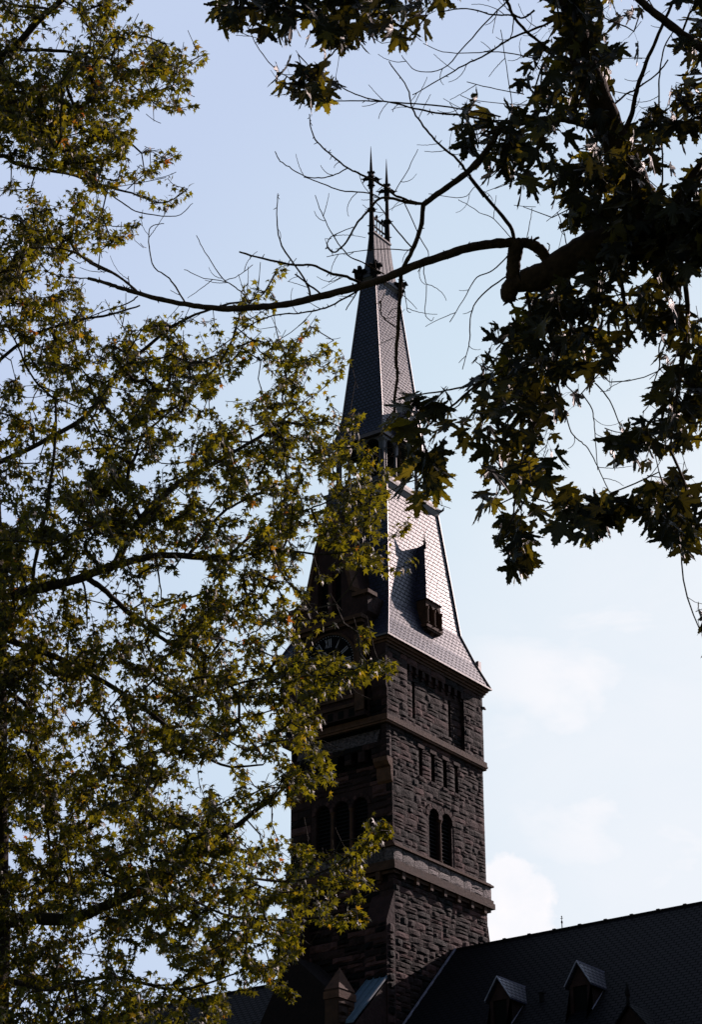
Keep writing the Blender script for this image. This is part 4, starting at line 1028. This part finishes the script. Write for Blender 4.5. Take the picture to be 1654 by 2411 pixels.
TR.limb([(1545, 570), (1517, 486), (1493, 434), (1465, 365), (1434, 295), (1402, 208), (1364, 104), (1345, 0), (1330, -90)], 42, 25, n=12)
TR.limb([(1218, 568), (1213, 600), (1209, 640), (1206, 680), (1200, 706)], 18, 16, n=10, node=False)
TR.limb([(1225, 664), (1205, 676), (1196, 690), (1200, 708)], 24, 15, n=10, node=False)
TR.limb([(1400, 299), (1353, 285), (1300, 280), (1230, 290), (1150, 315)], 10, 5)
TR.limb([(1740, 180), (1660, 118), (1607, 80), (1552, 38), (1507, 0), (1450, -60)], 12, 8)
for q, a, c in [([(1540, 560), (1600, 480), (1650, 400), (1700, 330)], 24, 12), ([(1240, 690), (1250, 760), (1210, 850), (1130, 900), (1050, 920)], 5, 2), ([(1330, 640), (1350, 720), (1330, 850), (1300, 930), (1250, 1020), (1220, 1120), (1210, 1230)], 6, 2),
                ([(1450, 600), (1470, 700), (1480, 780)], 6, 3), ([(1600, 590), (1620, 720), (1610, 850), (1590, 960), (1580, 1060)], 7, 2.5), ([(1600, 590), (1605, 650), (1601, 720)], 6, 2), ([(1130, 900), (1060, 960), (1000, 1010), (960, 1050), (975, 1120)], 3, 1.6),
                ([(1050, 920), (980, 930), (945, 925)], 2.2, 1.4), ([(1210, 1100), (1230, 1150), (1280, 1180), (1350, 1190)], 2.2, 1.5), ([(1345, 20), (1200, -30), (1000, -20), (800, 10), (620, 20), (480, 10)], 9, 2.5), ([(900, 0), (860, 60), (800, 110), (760, 150)], 2.5, 1.6)]:
    TR.limb(q, a, c, n=7)
dead = TR.limb([(1300, 636), (1285, 604), (1267, 584), (1242, 573), (1215, 572), (1170, 573), (1100, 585), (1040, 604), (981, 624), (916, 652), (854, 673), (757, 697), (688, 714), (620, 722), (550, 727), (490, 724), (435, 716), (380, 705), (324, 690), (290, 680), (259, 670), (230, 661), (207, 655)],
               14, 3.6, 'dead_branch', n=10, node=False, jit=1.6)
for q, a, c in [
    ([(435, 711), (407, 666), (390, 648), (362, 628), (350, 569), (355, 535), (386, 526)], 2.2, 1), ([(733, 700), (716, 655), (664, 579), (652, 517), (655, 455)], 2.8, 1.0), ([(853, 669), (819, 652), (785, 645), (736, 624), (695, 624), (602, 604), (564, 593)], 3.8, 2.2),
    ([(760, 695), (722, 666), (695, 645)], 2.6, 1.8), ([(905, 645), (853, 617), (819, 600), (784, 552), (757, 500), (743, 459)], 2, 0.9), ([(850, 680), (798, 710), (757, 728), (702, 738), (653, 741), (602, 759), (550, 793), (500, 830)], 2.4, 1.2), ([(845, 680), (815, 731)], 1.8, 1.2),
    ([(1175, 300), (1163, 330), (1145, 358), (1100, 407), (1040, 450), (998, 481)], 9, 7), ([(998, 481), (991, 538), (971, 590), (947, 640), (943, 690), (938, 775), (933, 847), (937, 883), (931, 930), (931, 976), (940, 1038), (943, 1110)], 6, 2.6),
    ([(998, 480), (957, 476), (926, 467), (895, 468), (867, 497), (843, 524), (816, 569), (791, 593), (774, 586), (771, 572), (785, 555), (833, 534)], 4, 1), ([(985, 479), (957, 470), (930, 459), (905, 438), (850, 410), (819, 395), (774, 359), (743, 328), (731, 293), (729, 269)], 3.5, 1.3),
    ([(819, 395), (791, 410), (757, 419), (716, 414), (681, 393), (657, 376), (648, 356)], 1.6, 1.2), ([(895, 466), (867, 455), (802, 448), (757, 431), (716, 416)], 1.8, 1.3), ([(930, 452), (957, 407), (985, 352)], 1.3, 0.8), ([(973, 590), (912, 586), (850, 590), (770, 604)], 1.5, 0.9),
    ([(1214, 572), (1201, 532), (1156, 476), (1121, 434), (1103, 410), (1078, 376), (1033, 338), (998, 297), (971, 255), (960, 207), (916, 145)], 5, 1.3), ([(950, 470), (990, 560), (1010, 600), (985, 640)], 1.4, 1), ([(973, 585), (930, 536), (905, 500), (880, 470)], 2, 1.2),
    ([(1180, 290), (1100, 273), (1040, 267), (974, 255), (916, 240), (860, 238), (785, 238)], 3, 1.4), ([(1180, 275), (1100, 259), (998, 245), (895, 238), (826, 217), (798, 197), (790, 180)], 2.2, 1.2), ([(729, 210), (674, 179), (647, 162), (612, 117), (584, 65), (575, 20)], 1.4, 1),
    ([(1210, -10), (1162, 35), (1100, 103), (1043, 162), (981, 166), (947, 131)], 2, 0.9), ([(1310, 46), (1256, 70), (1204, 90), (1145, 129), (1100, 150), (1050, 179), (971, 224)], 3.2, 1.2), ([(1256, 136), (1176, 122), (1100, 125), (1043, 122), (998, 103)], 1.5, 0.9),
    ([(1180, -20), (1194, 0), (1211, 38), (1239, 73), (1270, 97), (1300, 130)], 4, 3.4), ([(1260, 24), (1232, 42), (1204, 35), (1163, 35), (1100, 21), (1033, 28)], 2.6, 1.5), ([(1180, 70), (1194, 156), (1208, 260)], 1, 1.2), ([(1235, 222), (1170, 210), (1100, 193)], 1.4, 1), ([(1211, 38), (1206, 80), (1198, 98)], 1.6, 1),
    ([(1598, -40), (1587, 0), (1552, 80), (1524, 146), (1500, 215), (1489, 271), (1465, 320)], 2.6, 7), ([(1590, 70), (1566, 111), (1555, 174), (1553, 243), (1562, 368), (1559, 448)], 1.6, 2.4), ([(1440, 254), (1475, 222), (1503, 208), (1552, 170), (1575, 140)], 2.6, 1.8),
    ([(1490, 275), (1495, 232), (1480, 222), (1440, 213)], 1.5, 1), ([(1320, 925), (1343, 1009), (1361, 1034), (1385, 1055), (1409, 1100), (1437, 1162)], 1.7, 1.2), ([(1371, 926), (1395, 964), (1402, 1020), (1408, 1107)], 1.7, 1), ([(1402, 902), (1437, 943), (1461, 1002), (1468, 1023)], 1.8, 1.3), ([(1415, 922), (1437, 918), (1443, 892)], 1, 0.7),
    ([(1600, 740), (1555, 808), (1555, 860), (1538, 909), (1527, 957), (1513, 971)], 2.2, 1.1), ([(1555, 868), (1570, 885), (1590, 895)], 1.3, 1), ([(1195, 650), (1135, 695), (1110, 740), (1107, 800), (1100, 830), (1090, 870)], 2, 1), ([(1196, 603), (1163, 636), (1124, 653), (1100, 692), (1060, 759)], 1.8, 1),
    ([(998, 622), (1000, 650), (1005, 676), (1002, 738), (1016, 755), (1022, 748)], 1.2, 0.8), ([(948, 655), (954, 690), (960, 731), (968, 735)], 1.2, 0.8), ([(590, 722), (575, 695), (550, 673), (524, 655), (483, 593), (462, 554)], 1.9, 0.9), ([(550, 673), (528, 662), (480, 655), (434, 634)], 1.2, 0.9), ([(530, 660), (560, 650), (595, 624)], 1.1, 0.9),
    ([(324, 688), (276, 649), (221, 625), (186, 600), (148, 586), (69, 583)], 3, 2), ([(210, 656), (152, 652), (117, 642), (97, 624)], 1.6, 1.1), ([(324, 697), (300, 714), (221, 741), (172, 766)], 1.9, 1.2), ([(310, 680), (303, 664), (302, 650)], 1.6, 1),
    ([(1262, 600), (1285, 610), (1295, 580), (1290, 572)], 1.6, 1.4), ([(1240, 576), (1255, 567), (1270, 558)], 4, 3), ([(893, 715), (897, 711), (900, 742), (929, 768), (939, 764)], 1.8, 1.6), ([(915, 742), (925, 728), (940, 727)], 0.9, 0.9), ([(905, 690), (897, 711), (880, 716)], 1, 0.9),
    ([(1205, 560), (1163, 515), (1130, 500), (1100, 480), (1080, 470)], 1.1, 0.8), ([(1240, 570), (1250, 520), (1254, 490)], 1.1, 0.8), ([(1338, 588), (1325, 530), (1313, 500)], 1.4, 1.1), ([(1100, 414), (1140, 465), (1120, 440), (1090, 465), (1010, 456)], 1.1, 0.9), ([(940, 1038), (915, 1080), (890, 1075), (880, 1062)], 0.8, 0.8),
    ([(931, 965), (914, 985), (903, 1010), (900, 1025)], 1.6, 1.8), ([(1033, 338), (1075, 365), (1120, 330), (1180, 300)], 1.0, 0.9), ([(998, 297), (960, 330), (910, 275)], 0.01, 0.01)]:
    if a < 0.1: continue
    tg_ = TR.limb(q, a * 1.0, c, 'twig', dead, node=False, n=5, jit=1.8)
    C_ = catmull([(float(x), float(y)) for x, y in q], 5); ln = sum(math.dist(m_, n__) for m_, n__ in zip(C_, C_[1:])); rg = TR.rng
    for k in range(int(ln / 95 + rg.random())):           # finer side shoots, curling upwards
        i = rg.randrange(2, len(C_) - 1); u, v = C_[i]; dx, dy = C_[i][0] - C_[i - 1][0], C_[i][1] - C_[i - 1][1]; a0 = math.atan2(dy, dx) + rg.choice((-1, 1)) * rg.uniform(0.5, 1.1)
        L2 = rg.uniform(22, 85); da = rg.uniform(-0.28, 0.28); pl = [(u, v)]
        for _k in range(5): u += math.cos(a0) * L2 / 5; v += math.sin(a0) * L2 / 5 - L2 * 0.012 * _k; a0 += da; pl.append((u, v))
        TR.limb(pl, 0.95, 0.65, 'twig', dead, node=False, n=4, jit=1.0)
LR = Leaves(True)
def tone_r(rng, u, v, b_):
    if rng.random() < 0.09: return rng.uniform(0.85, 1.0)
    return min(0.92, max(0, rng.gauss(0.42, 0.26) + b_))
tw, nt2 = sprays(TR, GR, range(9, 37), range(-2, 30), 5, 420, 0.112, 0.28, 0.07, LR, tone_r,
    dict(pw=1.3, cl=0.45, len=0.11, curl=0.1, petup=0.0, out=0.35, down=1.0, keep=2.7, cut=0.25, nr=0.75, nb=TOSUNH * 0.35 - Vector((0, 0, 0)), fold=0.25, droop=0.2), 0.0016)
stl = dict(out=0.35, down=1.0, nr=0.7, nb=TOSUNH * 0.45, fold=0.25, droop=0.25)
for pl, n, br in [([(1230, 1180), (1226, 1240), (1218, 1290)], 10, .0), ([(1300, 1175), (1350, 1185), (1410, 1185), (1465, 1172)], 20, 0), ([(1425, 1008), (1465, 1018), (1510, 1000)], 10, 0), ([(1525, 1120), (1575, 1128), (1625, 1150)], 14, 0), ([(1600, 1200), (1618, 1235)], 7, 0),
    ([(1115, 1165), (1150, 1180)], 3, 0), ([(940, 925), (985, 930), (1042, 945)], 9, .12), ([(965, 1055), (1005, 1085), (1025, 1120)], 13, .18), ([(940, 940), (960, 985)], 4, .15), ([(1380, 560), (1450, 545), (1530, 540)], 16, 0), ([(1400, 600), (1480, 592), (1570, 590)], 18, 0), ([(1420, 570), (1500, 560), (1600, 555)], 18, 0), ([(780, 130), (740, 160), (700, 175), (660, 175)], 9, 0), ([(1640, 1440), (1665, 1430)], 4, 0), ([(1245, 400), (1240, 425)], 3, .5)]:
    tip_spray(TR, tw, LR, pl, n, 0.125, 0.045, tone_r, stl, 0.0018, br)
t_ = tw.build('twigs', 'bark', RTREE, fix=False); t_['kind'] = 'stuff'
LR.build('crown', 'leaf_near', RTREE)
print('sprays', nt_, nt2, 'leaves', LL.k, LR.k)
